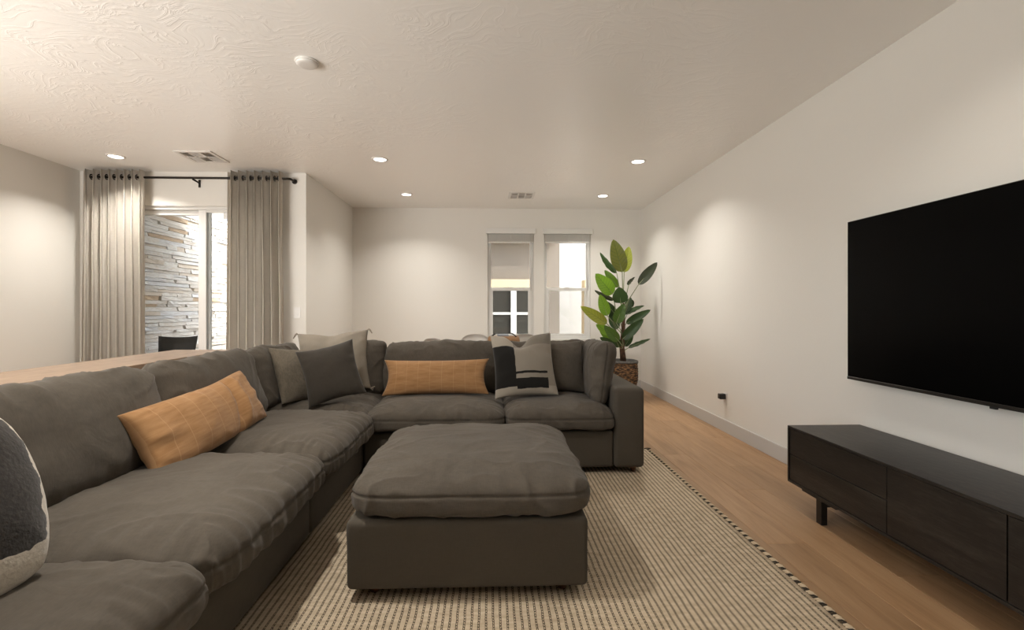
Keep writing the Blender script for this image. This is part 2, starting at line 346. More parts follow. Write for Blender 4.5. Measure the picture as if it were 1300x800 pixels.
def tube(bm, pts, rad, n=10, cap=True):
    pts = [Vector(p) for p in pts]; rads = rad if isinstance(rad, (list, tuple)) else [rad]*len(pts)
    rings = []; up0 = None
    for i, p in enumerate(pts):
        t = (pts[min(i+1, len(pts)-1)] - pts[max(i-1, 0)]).normalized()
        a = up0 if up0 is not None else (Vector((0, 0, 1)) if abs(t.z) < .9 else Vector((1, 0, 0)))
        a = (a - t*a.dot(t)).normalized(); up0 = a; b = t.cross(a)
        rings.append([bm.verts.new(p + (a*math.cos(2*math.pi*k/n) + b*math.sin(2*math.pi*k/n))*rads[i]) for k in range(n)])
    for r0, r1 in zip(rings, rings[1:]):
        for k in range(n): bm.faces.new((r0[k], r0[(k+1) % n], r1[(k+1) % n], r1[k]))
    if cap: bm.faces.new(rings[0][::-1]); bm.faces.new(rings[-1])
    return bm
def lathe(bm, prof, c, n=32, cap=True):
    rings = [[bm.verts.new((c[0]+r*math.cos(2*math.pi*k/n), c[1]+r*math.sin(2*math.pi*k/n), c[2]+z)) for k in range(n)] for r, z in prof]
    for r0, r1 in zip(rings, rings[1:]):
        for k in range(n): bm.faces.new((r0[k], r0[(k+1) % n], r1[(k+1) % n], r1[k]))
    if cap: bm.faces.new(rings[0][::-1]); bm.faces.new(rings[-1])
    return bm
def dup(root, loc=None, rz=None, label=None):
    r = root.copy(); COL.objects.link(r); ORG[r.name] = Vector(loc) if loc is not None else org(root)
    if loc is not None: r.location = loc
    if rz is not None: r.rotation_euler = (0, 0, rz)
    if label: r['label'] = label
    for ch in list(root.children):
        c = ch.copy(); COL.objects.link(c); c.parent = r
        for g in list(ch.children):
            d = g.copy(); COL.objects.link(d); d.parent = c
    return r
def sstep(a, b, x):
    t = max(0., min(1., (x-a)/(b-a))); return t*t*(3-2*t)

def cushion(name, c, half, m, parent, seed=0, rot=None, ph=7., pv=2.4, n=34, gather=.007, lump=.010, hb=None, pb=None, seam=-.25, crease=.004, ears=0.):
    """soft box cushion: superquadric with puffed crown, seam groove, gathers at the seam and creases; thickness along local z"""
    a, b, h = half; sv = Vector((seed*7.31, seed*3.17, seed*1.93))
    bm = bmesh.new(); cache = {}
    def vert(p):
        key = (round(p[0], 5), round(p[1], 5), round(p[2], 5))
        if key in cache: return cache[key]
        x, y, z = p
        e_ = pb if (pb and z < 0) else pv; hh = hb if (hb and z < 0) else h
        f = ((abs(x)**ph + abs(y)**ph)**(e_/ph) + abs(z)**e_)**(1/e_)
        x, y, z = x/f, y/f, z/f
        q = Vector((x*a, y*b, z*hh))
        nr = Vector((abs(x)**(ph-1)*math.copysign(1, x)/a, abs(y)**(ph-1)*math.copysign(1, y)/b, abs(z)**(e_-1)*math.copysign(1, z)/hh))
        nr = nr.normalized() if nr.length > 1e-9 else Vector((0, 0, 1))
        rim = max(abs(x), abs(y))
        s = y*b if abs(x) > abs(y) else x*a
        side = 11.3 if abs(x) > abs(y) else 0
        g = noise.noise(Vector((s*25+side, rim*2.2, 0))+sv) + .5*noise.noise(Vector((s*50+side, rim*3, 3))+sv)
        d = 1.15*gather*g*sstep(.45, .93, rim)*(1-.75*sstep(.55, 1, -z))
        d += lump*noise.noise(q*3.1+sv) + lump*.5*noise.noise(q*7.5+sv)
        w = 1-abs(noise.noise(Vector((q.x*5.5, q.y*5.5, q.z*7))+sv*1.7+Vector((noise.noise(q*4+sv), noise.noise(q*4-sv), 0))*.7))*2.6
        d += 1.6*crease*max(0, w)**2*(.45+.55*sstep(.3, .9, rim))
        if seam is not None:
            d -= .008*math.exp(-((z-seam)/.045)**2)*sstep(.75, .95, rim)
        q = q + nr*d
        if ears:
            k_ = (abs(x)*abs(y))**3; q.x += ears*k_*math.copysign(1, x); q.y += ears*k_*math.copysign(1, y)
        v = bm.verts.new(q); cache[key] = v; return v
    na = max(10, int(n*a/max(a, b))); nb = max(10, int(n*b/max(a, b))); nz = max(10, int(n*.5))
    def warp(t): return math.sin(t*math.pi/2)*.55 + t*.45
    for ax, sg, n1, n2 in ((2, 1, na, nb), (2, -1, na, nb), (0, 1, nb, nz), (0, -1, nb, nz), (1, 1, na, nz), (1, -1, na, nz)):
        G = [[None]*(n2+1) for _ in range(n1+1)]
        for i in range(n1+1):
            for j in range(n2+1):
                s, t = warp(-1+2*i/n1), warp(-1+2*j/n2)
                p = (s, t, sg) if ax == 2 else ((sg, s, t) if ax == 0 else (s, sg, t))
                G[i][j] = vert(p)
        for i in range(n1):
            for j in range(n2):
                f = (G[i][j], G[i+1][j], G[i+1][j+1], G[i][j+1])
                flip = (sg > 0) if ax != 1 else (sg < 0)
                try: bm.faces.new(f if flip else f[::-1])
                except ValueError: pass
    mt = Matrix.Translation(Vector(c)) @ (rot.to_4x4() if rot is not None else Matrix.Identity(4))
    me = D.meshes.new(name); bm.to_mesh(me); bm.free()
    me.polygons.foreach_set('use_smooth', [True]*len(me.polygons)); me.materials.append(m)
    o = D.objects.new(name, me); link(o, parent)
    mt.translation = mt.translation - org(parent); o.matrix_local = mt; ORG[o.name] = Vector(c)
    return o

def pillow(name, c, right, up, a, b, T, m, seed=0, n=36, ear=.07, chop=0., fold=None, wr=.006, label=None, cat='pillow', group=None, pw=.5, round_=0.):
    """knife-edged scatter pillow as one mesh; local x right, y up, z out of the face"""
    right = Vector(right).normalized(); up = Vector(up); up = (up - right*up.dot(right)).normalized(); nz = right.cross(up)
    sv = Vector((seed*5.1, seed*2.7, seed*9.3)); bm = bmesh.new(); uvl = bm.loops.layers.uv.new('UVMap')
    UV = {}
    def P(u, v, sd):
        x = u*(1-ear*(1-v*v)*u*u); y = v*(1-ear*(1-u*u)*v*v)
        if round_:
            rr = math.sqrt(max(1e-9, 1-round_*.5*min(1, u*u*v*v*1.0)))
            x *= rr; y *= rr
        t = ((1-u**2)*(1-v**2)); t = max(0, t)**pw
        z = T*t
        q = Vector((x*a, y*b, 0))
        rim = max(abs(u), abs(v)); s = v*b if abs(u) > abs(v) else u*a
        g = noise.noise(Vector((s*22, rim*2, sd*4))+sv)+.5*noise.noise(Vector((s*45, rim*3, sd*9))+sv)
        z += (wr*g*sstep(.45, .9, rim) + wr*1.3*noise.noise(q*6+sv+Vector((0, 0, sd))) )*min(1, t*2.5)
        w = 1-abs(noise.noise(Vector((q.x*6, q.y*9, sd))+sv))*2.4
        z += wr*.7*max(0, w)**2*min(1, t*2)
        if chop:
            e = math.exp(-((u+.08)/.30)**2)*sstep(.30, 1, v); q.y -= chop*e; z *= 1-.45*e
        if fold is not None:
            e = math.exp(-((u-fold-.10*v)/.055)**2); z *= 1-.5*e; z += T*.18*math.exp(-((u-fold-.13-.10*v)/.06)**2)*t
            q.y += .02*sstep(fold-.2, 1, u)
        q.z = sd*z
        return q
    tt = [math.sin((-1+2*i/n)*math.pi/2)*.6+(-1+2*i/n)*.4 for i in range(n+1)]
    G = {}
    for sd in (1, -1):
        for i in range(n+1):
            for j in range(n+1):
                edge = i in (0, n) or j in (0, n)
                if sd == -1 and edge: G[(sd, i, j)] = G[(1, i, j)]; continue
                p = P(tt[i], tt[j], sd)
                if edge: p.z = 0
                v = bm.verts.new(p); G[(sd, i, j)] = v; UV[v] = ((tt[i]+1)/2, (tt[j]+1)/2)
        for i in range(n):
            for j in range(n):
                f = [G[(sd, i, j)], G[(sd, i+1, j)], G[(sd, i+1, j+1)], G[(sd, i, j+1)]]
                fc = bm.faces.new(f if sd > 0 else f[::-1])
                for lp in fc.loops: lp[uvl].uv = UV[lp.vert]
    me = D.meshes.new(name); bm.to_mesh(me); bm.free(); me.polygons.foreach_set('use_smooth', [True]*len(me.polygons)); me.materials.append(m)
    o = D.objects.new(name, me); link(o)
    mt = Matrix((right, up, nz)).transposed().to_4x4(); mt.translation = Vector(c); o.matrix_world = mt; ORG[o.name] = Vector(c)
    return tag(o, label, cat, group)

# ------------------------------------------------------------------ setting
XR, XL, YB, YP, XS, YREAR, ZC = 2.32, -4.53, 7.35, 5.51, -2.065, -4.2, 2.74
def wall(name, axis, at, thick, lo, hi, holes=(), z0=-.02, z1=ZC+.06, m='wall'):
    """wall slab along x (axis='x', face at y=at) or along y; holes are (a0, a1, z0, z1)"""
    bm = bmesh.new()
    cuts = sorted({lo, hi, *[h[0] for h in holes], *[h[1] for h in holes]})
    for a0, a1 in zip(cuts, cuts[1:]):
        hs = sorted([(h[2], h[3]) for h in holes if h[0] <= a0+1e-6 and h[1] >= a1-1e-6]); z = z0
        for q in hs+[(z1, z1)]:
            if q[0] > z+1e-4:
                d = (a0, a1, min(at, at+thick), max(at, at+thick), z, q[0])
                if axis == 'y': d = (d[2], d[3], a0, a1, z, q[0])
                box(bm, *d)
            z = q[1]
    bmesh.ops.remove_doubles(bm, verts=bm.verts, dist=1e-5)
    return tag(fin(name, bm, M[m]), kind='structure')
WIN = [(-.035, .665, .75, 2.36), (.825, 1.535, .75, 2.36)]
DOOR = (-4.20, -2.36, 0.0, 2.36)
wall('wall_right', 'y', XR, .12, YREAR-.12, YB+.12)
wall('wall_back', 'x', YB, .12, XS-.12, XR, WIN)
wall('wall_left', 'y', XL-.12, .12, YREAR-.12, YP, [(-2.3, 1.7, .3, 2.4)])  # hole cut for the added window and its fill light
wall('wall_patio', 'x', YP, .12, XL-.12, XS-.12, [DOOR])
wall('wall_side', 'y', XS-.12, .12, YP, YB+.12 - .12)
wall('wall_rear', 'x', YREAR-.12, .12, XL-.12, XR)
tag(BX('ceiling', (XL-.12, XR+.12, YREAR-.12, YB+.12, ZC, ZC+.12), M['ceiling']), kind='structure')
fl = tag(BX('floor', (XL-.1, XR+.1, YREAR-.1, YB+.1, -.10, -.012), M['subfloor']), kind='structure')
# oak planks laid along the room; rows the photo shows are single boards
pw, plen = .2067, 1.53
off = {0: 2.445, 1: 3.18, 2: 3.66, 3: 2.95, 4: 3.30, -1: 2.1, -2: 2.9, -3: 3.4}
def plank_mesh(wd, ln):
    bm = bmesh.new(); box(bm, -wd/2+.0006, wd/2-.0006, -ln/2+.0006, ln/2-.0006, -.012, 0)
    es = [e for e in bm.edges if all(v.co.z > -.001 for v in e.verts)]
    bmesh.ops.bevel(bm, geom=es, offset=.0014, segments=1, affect='EDGES')
    me = D.meshes.new('plank'); bm.to_mesh(me); bm.free(); me.materials.append(M['plank']); return me
pm = plank_mesh(pw, plen); pcache = {}
rest = bmesh.new()
k0 = int((XL-1.43)/pw)-1
for k in range(k0, 5):
    x0 = max(XL, 1.43+k*pw); x1 = min(XR, 1.43+(k+1)*pw)
    if x1-x0 < .02: continue
    o0 = off.get(k, 2.4+(k*.61) % 1.5)
    y = o0 - plen*6
    while y < YB:
        y0, y1 = max(y, YREAR), min(y+plen, YB); y += plen
        if y1-y0 < .03: continue
        if k >= -3 and y1 > .8:
            full = abs(x1-x0-pw) < 1e-4 and abs(y1-y0-plen) < 1e-4
            key = (round(x1-x0, 3), round(y1-y0, 3))
            me = pm if full else pcache.setdefault(key, plank_mesh(x1-x0, y1-y0))
            p = D.objects.new('plank', me); link(p, fl); p.location = ((x0+x1)/2, (y0+y1)/2, 0)
        else:
            box(rest, x0+.0006, x1-.0006, y0+.0006, y1-.0006, -.012, 0)
tag(fin('planking', rest, M['plank'], fl), kind='stuff')
def baseboard(name, d):
    tag(BX(name, d, M['base'], bev=.003), kind='structure')
baseboard('baseboard_right', (XR-.015, XR, YREAR, YB, 0, .122))
baseboard('baseboard_back', (XS, XR-.015, YB-.015, YB, 0, .122))
baseboard('baseboard_side', (XS, XS+.015, YP+.0, YB-.015, 0, .122))
baseboard('baseboard_left', (XL, XL+.015, YREAR, YP, 0, .122))
baseboard('baseboard_patio', (-2.30, XS+.015, YP-.015, YP, 0, .122))

# double-hung windows: frame, two sashes with glass, screen, sill
def window(name, x0, x1, z0, z1):
    t = thing(name, (x0, YB, z0), kind='structure')
    ya, yb = YB+.045, YB+.115
    def fr(nm, a0, a1, b0, b1, w_, y0, y1, m=M['vinyl'], bot=None):
        bm = bmesh.new(); bw = bot or w_
        box(bm, a0, a0+w_, y0, y1, b0, b1, .003, 1); box(bm, a1-w_, a1, y0, y1, b0, b1, .003, 1)
        box(bm, a0+w_, a1-w_, y0, y1, b1-w_, b1, .003, 1); box(bm, a0+w_, a1-w_, y0, y1, b0, b0+bw, .003, 1)
        return fin(nm, bm, m, t)
    fr('window_frame', x0, x1, z0, z1, .036, ya, yb)
    zm = z0+(z1-z0)*.475
    up = fr('upper_sash', x0+.030, x1-.030, zm-.02, z1-.030, .022, ya+.036, ya+.062)
    lo = fr('lower_sash', x0+.034, x1-.034, z0+.034, zm+.022, .046, ya+.006, ya+.034)
    BX('glass_pane', (x0+.050, x1-.050, ya+.046, ya+.050, zm, z1-.05), M['glass'], up)
    BX('glass_pane', (x0+.076, x1-.076, ya+.018, ya+.022, z0+.08, zm-.02), M['glass'], lo)
    BX('latch', ((x0+x1)/2-.03, (x0+x1)/2+.03, ya-.006, ya+.010, zm+.022, zm+.034), M['plastic_w'], lo, bev=.003)
    BX('insect_screen', (x0+.035, x1-.035, yb-.006, yb-.005, z0+.035, zm), M['mesh'], t)
    BX('window_sill', (x0-.012, x1+.012, YB-.022, ya+.004, z0-.022, z0+.003), M['white'], t, bev=.004)
    return t
for i, q in enumerate(WIN): window('window_%d' % (i+1), *q)
# unseen window added in the left wall to go with the fill light
t = thing('window_3', (XL, -2.3, .3), kind='structure')
bm = bmesh.new()
for y in (-2.3, -1.0, .34, 1.64): box(bm, XL-.09, XL-.03, y, y+.06, .3, 2.4)
for z in (.3, 2.34): box(bm, XL-.09, XL-.03, -2.3, 1.7, z, z+.06)
fin('window_frame', bm, M['vinyl'], t)
# raised blinds at the two back windows
def blind(x0, x1, label):
    z1 = 2.352; t = thing('window_blind', ((x0+x1)/2, YB, z1), label, 'blind', 'raised blinds on the back windows')
    BX('valance', (x0-.022, x1+.028, YB-.045, YB-.004, z1, z1+.082), M['white'], t, bev=.004)
    bm = bmesh.new()
    for k in range(12): box(bm, x0+.01, x1-.012, YB-.03, YB+.018, z1-.010-.0085*k-.0068, z1-.010-.0085*k)
    tag(fin('slats', bm, M['slat'], t), kind='stuff')
    BX('bottom_rail', (x0+.01, x1-.012, YB-.032, YB+.02, z1-.137, z1-.118), M['white'], t, bev=.003)
    for f in (.2, .5, .8): BX('ladder_tape', (x0+(x1-x0)*f-.003, x0+(x1-x0)*f+.003, YB-.034, YB-.031, z1-.137, z1), M['white'], t)
    bm = tube(bmesh.new(), [(x1-.045, YB-.037, z1), (x1-.045, YB-.037, z1-.86)], .006, 8); fin('wand', bm, M['plastic_w'], t, True)
blind(WIN[0][0], WIN[0][1], 'raised white blind on the left of the two back windows, further from the plant')
blind(WIN[1][0], WIN[1][1], 'raised white blind on the back window beside the tall plant')

# sliding patio door
dr = thing('door_1', (DOOR[0], YP, 0), kind='structure')
ya = YP+.03
bm = bmesh.new()
box(bm, DOOR[0], DOOR[0]+.05, ya, ya+.09, 0, 2.36); box(bm, DOOR[1]-.05, DOOR[1], ya, ya+.09, 0, 2.36)
box(bm, DOOR[0]+.05, DOOR[1]-.05, ya, ya+.09, 2.325, 2.36); box(bm, DOOR[0]+.05, DOOR[1]-.05, ya, ya+.09, 0, .03)
fin('door_frame', bm, M['vinyl'], dr)
xm = -3.215
def panel(nm, x0, x1, y0, sl, sr, top):
    bm = bmesh.new()
    box(bm, x0, x0+sl, y0, y0+.034, .03, 2.325, .003, 1); box(bm, x1-sr, x1, y0, y0+.034, .03, 2.325, .003, 1)
    box(bm, x0+sl, x1-sr, y0, y0+.034, 2.325-top, 2.325, .003, 1); box(bm, x0+sl, x1-sr, y0, y0+.034, .03, .13, .003, 1)
    p = fin(nm, bm, M['vinyl'], dr)
    BX('glass_pane', (x0+sl-.005, x1-sr+.005, y0+.014, y0+.019, .12, 2.325-top+.005), M['glass'], p)
    return p
pl = panel('sliding_panel', DOOR[0]+.05, xm+.055, ya+.046, .07, .075, .055)
pr = panel('fixed_panel', xm-.055, DOOR[1]-.05, ya+.006, .085, .07, .03)
BX('screen_panel', (DOOR[0]+.06, xm-.02, ya+.084, ya+.0855, .05, 2.31), M['mesh'], dr)

# ------------------------------------------------------------------ outside
tag(BX('ground', (-14, 14, YB+.12, 30, -.25, -.12), M['concrete']), kind='structure')
tag(BX('patio_floor', (-6.5, XS-.12, YP+.12, 9.0, -.12, -.03), M['concrete']), kind='structure')
tag(BX('roof', (XS-.12, 3.0, YREAR-1, YB+.45, 2.9, 3.15), M['stucco']), kind='structure')
tag(BX('patio_roof', (-6.5, XS-.12, YP+.12, 6.6, 2.75, 3.0), M['ply']), kind='structure')
XW = -4.72
pwall = tag(BX('patio_wall', (XW-.25, XW-.03, YP+.12, 8.80, -.1, 3.3), M['mortar']), kind='structure')
def stone_mesh(i):
    rnd = random.Random(i); bm = bmesh.new(); box(bm, -.05, .05, -.5, .5, -.5, .5)
    bmesh.ops.subdivide_edges(bm, edges=[e for e in bm.edges if abs((e.verts[0].co-e.verts[1].co).y) > .5], cuts=2)
    for v in bm.verts:
        if v.co.x > 0: v.co.x += rnd.uniform(-.012, .014); v.co.z += rnd.uniform(-.05, .05)*(1 if abs(v.co.y) < .4 else .4); v.co.y += rnd.uniform(-.012, .012)
    me = D.meshes.new('stone'); bm.to_mesh(me); bm.free(); me.materials.append(M['stone']); return me
SM = [stone_mesh(i) for i in range(8)]
rs = random.Random(3); z = .60; lowrest = bmesh.new(); nst = 0
while z < 2.76:
    h = rs.choice((.042, .05, .055, .062, .075)); h = min(h, 2.78-z)
    y = 6.02-rs.uniform(0, .3)
    while y < 8.80:
        ln = min(rs.choice((.22, .34, .45, .6, .75, .9)), 8.84-y+rs.uniform(-.02, .03)); 
        if ln < .05: break
        split = h > .07 and rs.random() < .3
        for q in ((0, .5), (.5, 1)) if split else ((0, 1),):
            s = D.objects.new('stone', rs.choice(SM)); link(s, pwall)
            s.scale = (1, (ln-.006)*1.0, (h*(q[1]-q[0])-.005)); s.location = (XW+rs.uniform(-.022, .016), y+ln/2, z+h*(q[0]+q[1])/2); nst += 1
        y += ln
    z += h
for zz in range(9):
    y = YP+.14
    while y < 8.7:
        ln = rs.uniform(.2, .5); box(lowrest, XW-.05, XW+.04+rs.uniform(-.02, .01), y, min(8.8, y+ln-.006), -.1+zz*.077, -.1+zz*.077+.071); y += ln
y = 0
zc = .60
while zc < 2.7:
    box(lowrest, XW-.05, XW+.03+rs.uniform(-.02, .01), YP+.14, 5.70, zc, zc+.07); zc += .076
tag(fin('stonework', lowrest, M['stone'], pwall), kind='stuff')

# house across the side yard
YN = 9.4
nh = thing('neighbour_house', (.3, YN, -.12), 'taupe stucco house with a cream band and white-framed windows outside', 'house')
bm = bmesh.new(); box(bm, -2.2, 1.36, YN, YN+2.3, -.12, 5.5); fin('wall', bm, M['stucco'], nh)
BX('band', (-.45, 1.10, YN-.06, YN+.02, 1.63, 1.785), M['cream'], nh, bev=.006)
BX('eave', (-2.25, 1.40, YN-.35, YN+.02, 2.62, 2.75), M['cream'], nh)
def nwin(x0, x1, z0, z1, cols, rows, wd=.05, mull=.11):
    bm = bmesh.new(); box(bm, x0-.06, x0, YN-.04, YN+.02, z0-.06, z1+.02); box(bm, x1, x1+.06, YN-.04, YN+.02, z0-.06, z1+.02)
    box(bm, x0, x1, YN-.04, YN+.02, z1-.03, z1+.02); box(bm, x0, x1, YN-.04, YN+.02, z0-.06, z0)
    cw = (x1-x0)/cols
    for c in range(1, cols): box(bm, x0+c*cw-mull/2, x0+c*cw+mull/2, YN-.045, YN+.02, z0, z1)
    for r_ in range(1, rows): box(bm, x0, x1, YN-.035, YN+.02, z0+(z1-z0)*r_/rows-wd/2, z0+(z1-z0)*r_/rows+wd/2)
    f = fin('window', bm, M['vinyl'], nh)
    for c in range(cols):
        for r_ in range(rows): BX('pane', (x0+c*cw+mull/2, x0+(c+1)*cw-mull/2, YN-.012, YN-.006, z0+(z1-z0)*r_/rows+wd/2, z0+(z1-z0)*(r_+1)/rows-wd/2), M['dark_glass'], f)
nwin(-.02, .94, .62, 1.63, 2, 2)
bh = thing('beige_house', (-9, 17, -.12), 'beige house far behind the end of the stone wall', 'house')
bm = bmesh.new(); box(bm, -14, -5, 17, 20, -.12, 5.5); fin('wall', bm, M['stucco'], bh)
BX('band', (-14, -4.95, 16.92, 17.02, 1.75, 2.0), M['cream'], bh)
BX('far_window', (-9.2, -8.2, 16.9, 17, 3.4, 4.3), M['napkin'], bh)  # blue-grey slab standing for a window of the far house
wh = thing('white_house', (2.4, 12, -.12), 'sunlit white stucco house wall seen through the window beside the plant', 'house')
bm = bmesh.new(); box(bm, .9, 6.5, 12, 16, -.12, 6); fin('wall', bm, M['white_stucco'], wh)
BX('hose_bib', (2.02, 2.07, 11.93, 12, .48, .58), M['plastic_b'], wh, bev=.008)
cp = BX('garden_pillar', (2.15, 2.62, 10.9, 11.3, -.12, 1.88), M['cream'], bev=.01); tag(cp, 'cream stucco pillar standing outside before the white house wall', 'pillar')
# patio chair: black back above the console, outside the glass
pc = thing('patio_chair', (-4.17, 6.55, -.03), 'black patio chair outside before the stacked stone wall', 'chair', rz=R(12))
def loc_fin(name, bm, m, parent, smooth=False):
    me = D.meshes.new(name); bm.to_mesh(me); bm.free()
    if smooth: me.polygons.foreach_set('use_smooth', [True]*len(me.polygons))
    me.materials.append(m); o = D.objects.new(name, me); link(o, parent); return o
bm = bmesh.new()
for i in range(9):
    u = -1+2*i/8
    for j in range(5):
        v = j/4; bm.verts.new(((.20+.035*v)*u, .03*(u*u)*-1+.05+.10*v, .46+.40*v + .02*(u*u)*v))
bm.verts.ensure_lookup_table()
for i in range(8):
    for j in range(4): bm.faces.new([bm.verts[k] for k in (i*5+j, (i+1)*5+j, (i+1)*5+j+1, i*5+j+1)])
bmesh.ops.solidify(bm, geom=bm.faces[:], thickness=.012); loc_fin('backrest', bm, M['black_metal'], pc, True)
loc_fin('seat', box(bmesh.new(), -.22, .22, -.38, .06, .44, .47, .012), M['black_metal'], pc)
for sx in (-1, 1):
    for y0, y1 in ((-.34, -.38), (.04, .10)):
        loc_fin('leg', tube(bmesh.new(), [(sx*.19, y0, .45), (sx*.22, y1, 0)], .012, 8), M['black_metal'], pc, True)
# dark gate post with a lever handle beyond the end of the stone wall
gt = thing('garden_gate', (-4.72, 9.02, -.03), 'dark metal gate with a lever handle past the stone wall end', 'gate')
BX('gate_panel', (-4.66, -3.9, 9.02, 9.06, -.1, 1.12), M['bezel'], gt)
bm = tube(bmesh.new(), [(-4.69, 8.98, .77), (-4.86, 8.98, .775), (-4.92, 8.96, .775)], .022, 8); fin('handle', bm, M['plastic_b'], gt, True)

# ------------------------------------------------------------------ curtains
def curtain(x0, x1, nf, label, seed):
    yc = 5.385; z1, z0 = 2.712, .015; rn = random.Random(seed)
    t = thing('curtain', ((x0+x1)/2, yc, 0), label, 'curtain', 'linen curtains at the patio door')
    bm = bmesh.new(); NU, NV = nf*16, 26; G = []
    phs = [rn.uniform(-.35, .35) for _ in range(nf+2)]; amps = [rn.uniform(.75, 1.15) for _ in range(nf+2)]
    for i in range(NU+1):
        s = i/NU*nf; k = int(min(nf-1, s)); fr = s-k; row = []
        for j in range(NV+1):
            v = j/NV; z_ = z0+(z1-z0)*v
            ph = phs[k]*(1-fr)+phs[k+1]*fr; am = (amps[k]*(1-fr)+amps[k+1]*fr)
            loose = 1-v
            A = .062*(1 + (am-1)*loose)
            yy = yc + A*math.sin(2*math.pi*s + ph*loose*1.4) + .012*math.sin(4*math.pi*s+seed)*loose
            xx = x0+(x1-x0)*(i/NU) + .018*math.sin(4*math.pi*s+ph)*(.6+.4*loose) + .02*loose*(i/NU-.5)*2 + .006*noise.noise(Vector((s, z_*1.3, seed)))
            row.append(bm.verts.new((xx, yy, z_)))
        G.append(row)
    for i in range(NU):
        for j in range(NV): bm.faces.new((G[i][j], G[i+1][j], G[i+1][j+1], G[i][j+1]))
    bmesh.ops.solidify(bm, geom=bm.faces[:], thickness=.003)
    fin('drape', bm, M['curtain'], t, True)
    for k in range(2*nf):
        xg = x0+(x1-x0)*(k*.5+.5)/nf - (x1-x0)*.25/nf*0
        if xg > x1-.01: continue
        g = bmesh.new(); c = Vector((xg, yc, 2.64)); m_, r_ = 18, .026
        rings = []
        for a in range(m_):
            th = 2*math.pi*a/m_; rings.append([g.verts.new(c+Vector((.006*math.cos(b_), (r_+.006*math.sin(b_))*math.cos(th), (r_+.006*math.sin(b_))*math.sin(th)))) for b_ in (0, math.pi/2, math.pi, 3*math.pi/2)])
        for a in range(m_):
            for b_ in range(4): g.faces.new((rings[a][b_], rings[(a+1) % m_][b_], rings[(a+1) % m_][(b_+1) % 4], rings[a][(b_+1) % 4]))
        fin('grommet', g, M['rod'], t, True)
    return t
curtain(-4.385, -3.745, 8, 'linen curtain at the patio door, hung against the plain left wall', 1)
curtain(-2.865, -2.272, 7, 'linen curtain at the patio door, hung beside the light switch', 5)
rd = thing('curtain_rod', (-3.3, 5.385, 2.64), 'thin dark bronze curtain rod above the patio door', 'curtain rod')
fin('rod', tube(bmesh.new(), [(-4.37, YP, 2.64), (-4.37, 5.41, 2.64), (-4.362, 5.392, 2.64), (-4.345, 5.385, 2.64), (-2.215, 5.385, 2.64), (-2.198, 5.392, 2.64), (-2.19, 5.41, 2.64), (-2.19, YP, 2.64)], .0125, 12), M['rod'], rd, True)
for x in (-4.37, -2.19): fin('end_plate', tube(bmesh.new(), [(x, YP-.012, 2.64), (x, YP, 2.64)], .028, 16), M['rod'], rd)
for x in (-3.235,):
    fin('bracket', tube(bmesh.new(), [(x, 5.385, 2.625), (x, YP, 2.615)], .010, 8), M['rod'], rd, True)
    BX('bracket_plate', (x-.012, x+.012, YP-.008, YP, 2.565, 2.65), M['rod'], rd, bev=.003)

# ------------------------------------------------------------------ ceiling fittings
def downlight(x, y, label, k=1.0):
    t = thing('downlight', (x, y, ZC), label, 'downlight', 'recessed ceiling downlights')
    fin('trim_ring', lathe(bmesh.new(), [(.060, -.001), (.060, -.005), (.066, -.011), (.080, -.008), (.084, 0)], (x, y, ZC), 36, False), M['plastic_w'], t, True)
    fin('lens', lathe(bmesh.new(), [(.060, -.001), (.060, -.004), (.03, -.0045), (.001, -.005)], (x, y, ZC), 36), M['lamp'], t)
    lamp(x, y, k)
def lamp(x, y, k=1.0):
    l = D.lights.new('downlight_beam', 'AREA'); l.shape = 'DISK'; l.size = .13; l.energy = LAMP_W*k; l.color = LAMP_COL; l.spread = R(128)
    o = D.objects.new('downlight_beam', l); COL.objects.link(o); o.location = (x, y, ZC-.02)
downlight(-3.74, 4.97, 'round ceiling downlight above the left curtain', 1.5)
downlight(-1.12, 4.97, 'round ceiling downlight near the ceiling corner by the right curtain')
downlight(1.53, 4.95, 'round ceiling downlight nearest the long right wall and camera')
downlight(-1.11, 6.48, 'round ceiling downlight at the left end by the back wall', .9)
downlight(1.52, 6.47, 'round ceiling downlight above the tall plant', .9)
for x in (-3.74, -1.12, 1.53):       # the rows that go on behind the picture's top edge
    lamp(x, 1.9, .3 if x > 1 else 1.5)
t = thing('smoke_detector', (-1.13, 3.03, ZC), 'round white smoke detector on the bare near ceiling', 'smoke detector')
fin('base_plate', lathe(bmesh.new(), [(.070, 0), (.072, -.006), (.068, -.010)], (-1.13, 3.03, ZC), 40), M['plastic_w'], t, True)
fin('cover', lathe(bmesh.new(), [(.064, -.008), (.064, -.018), (.056, -.024), (.040, -.026), (.001, -.027)], (-1.13, 3.03, ZC), 40), M['plastic_w'], t, True)
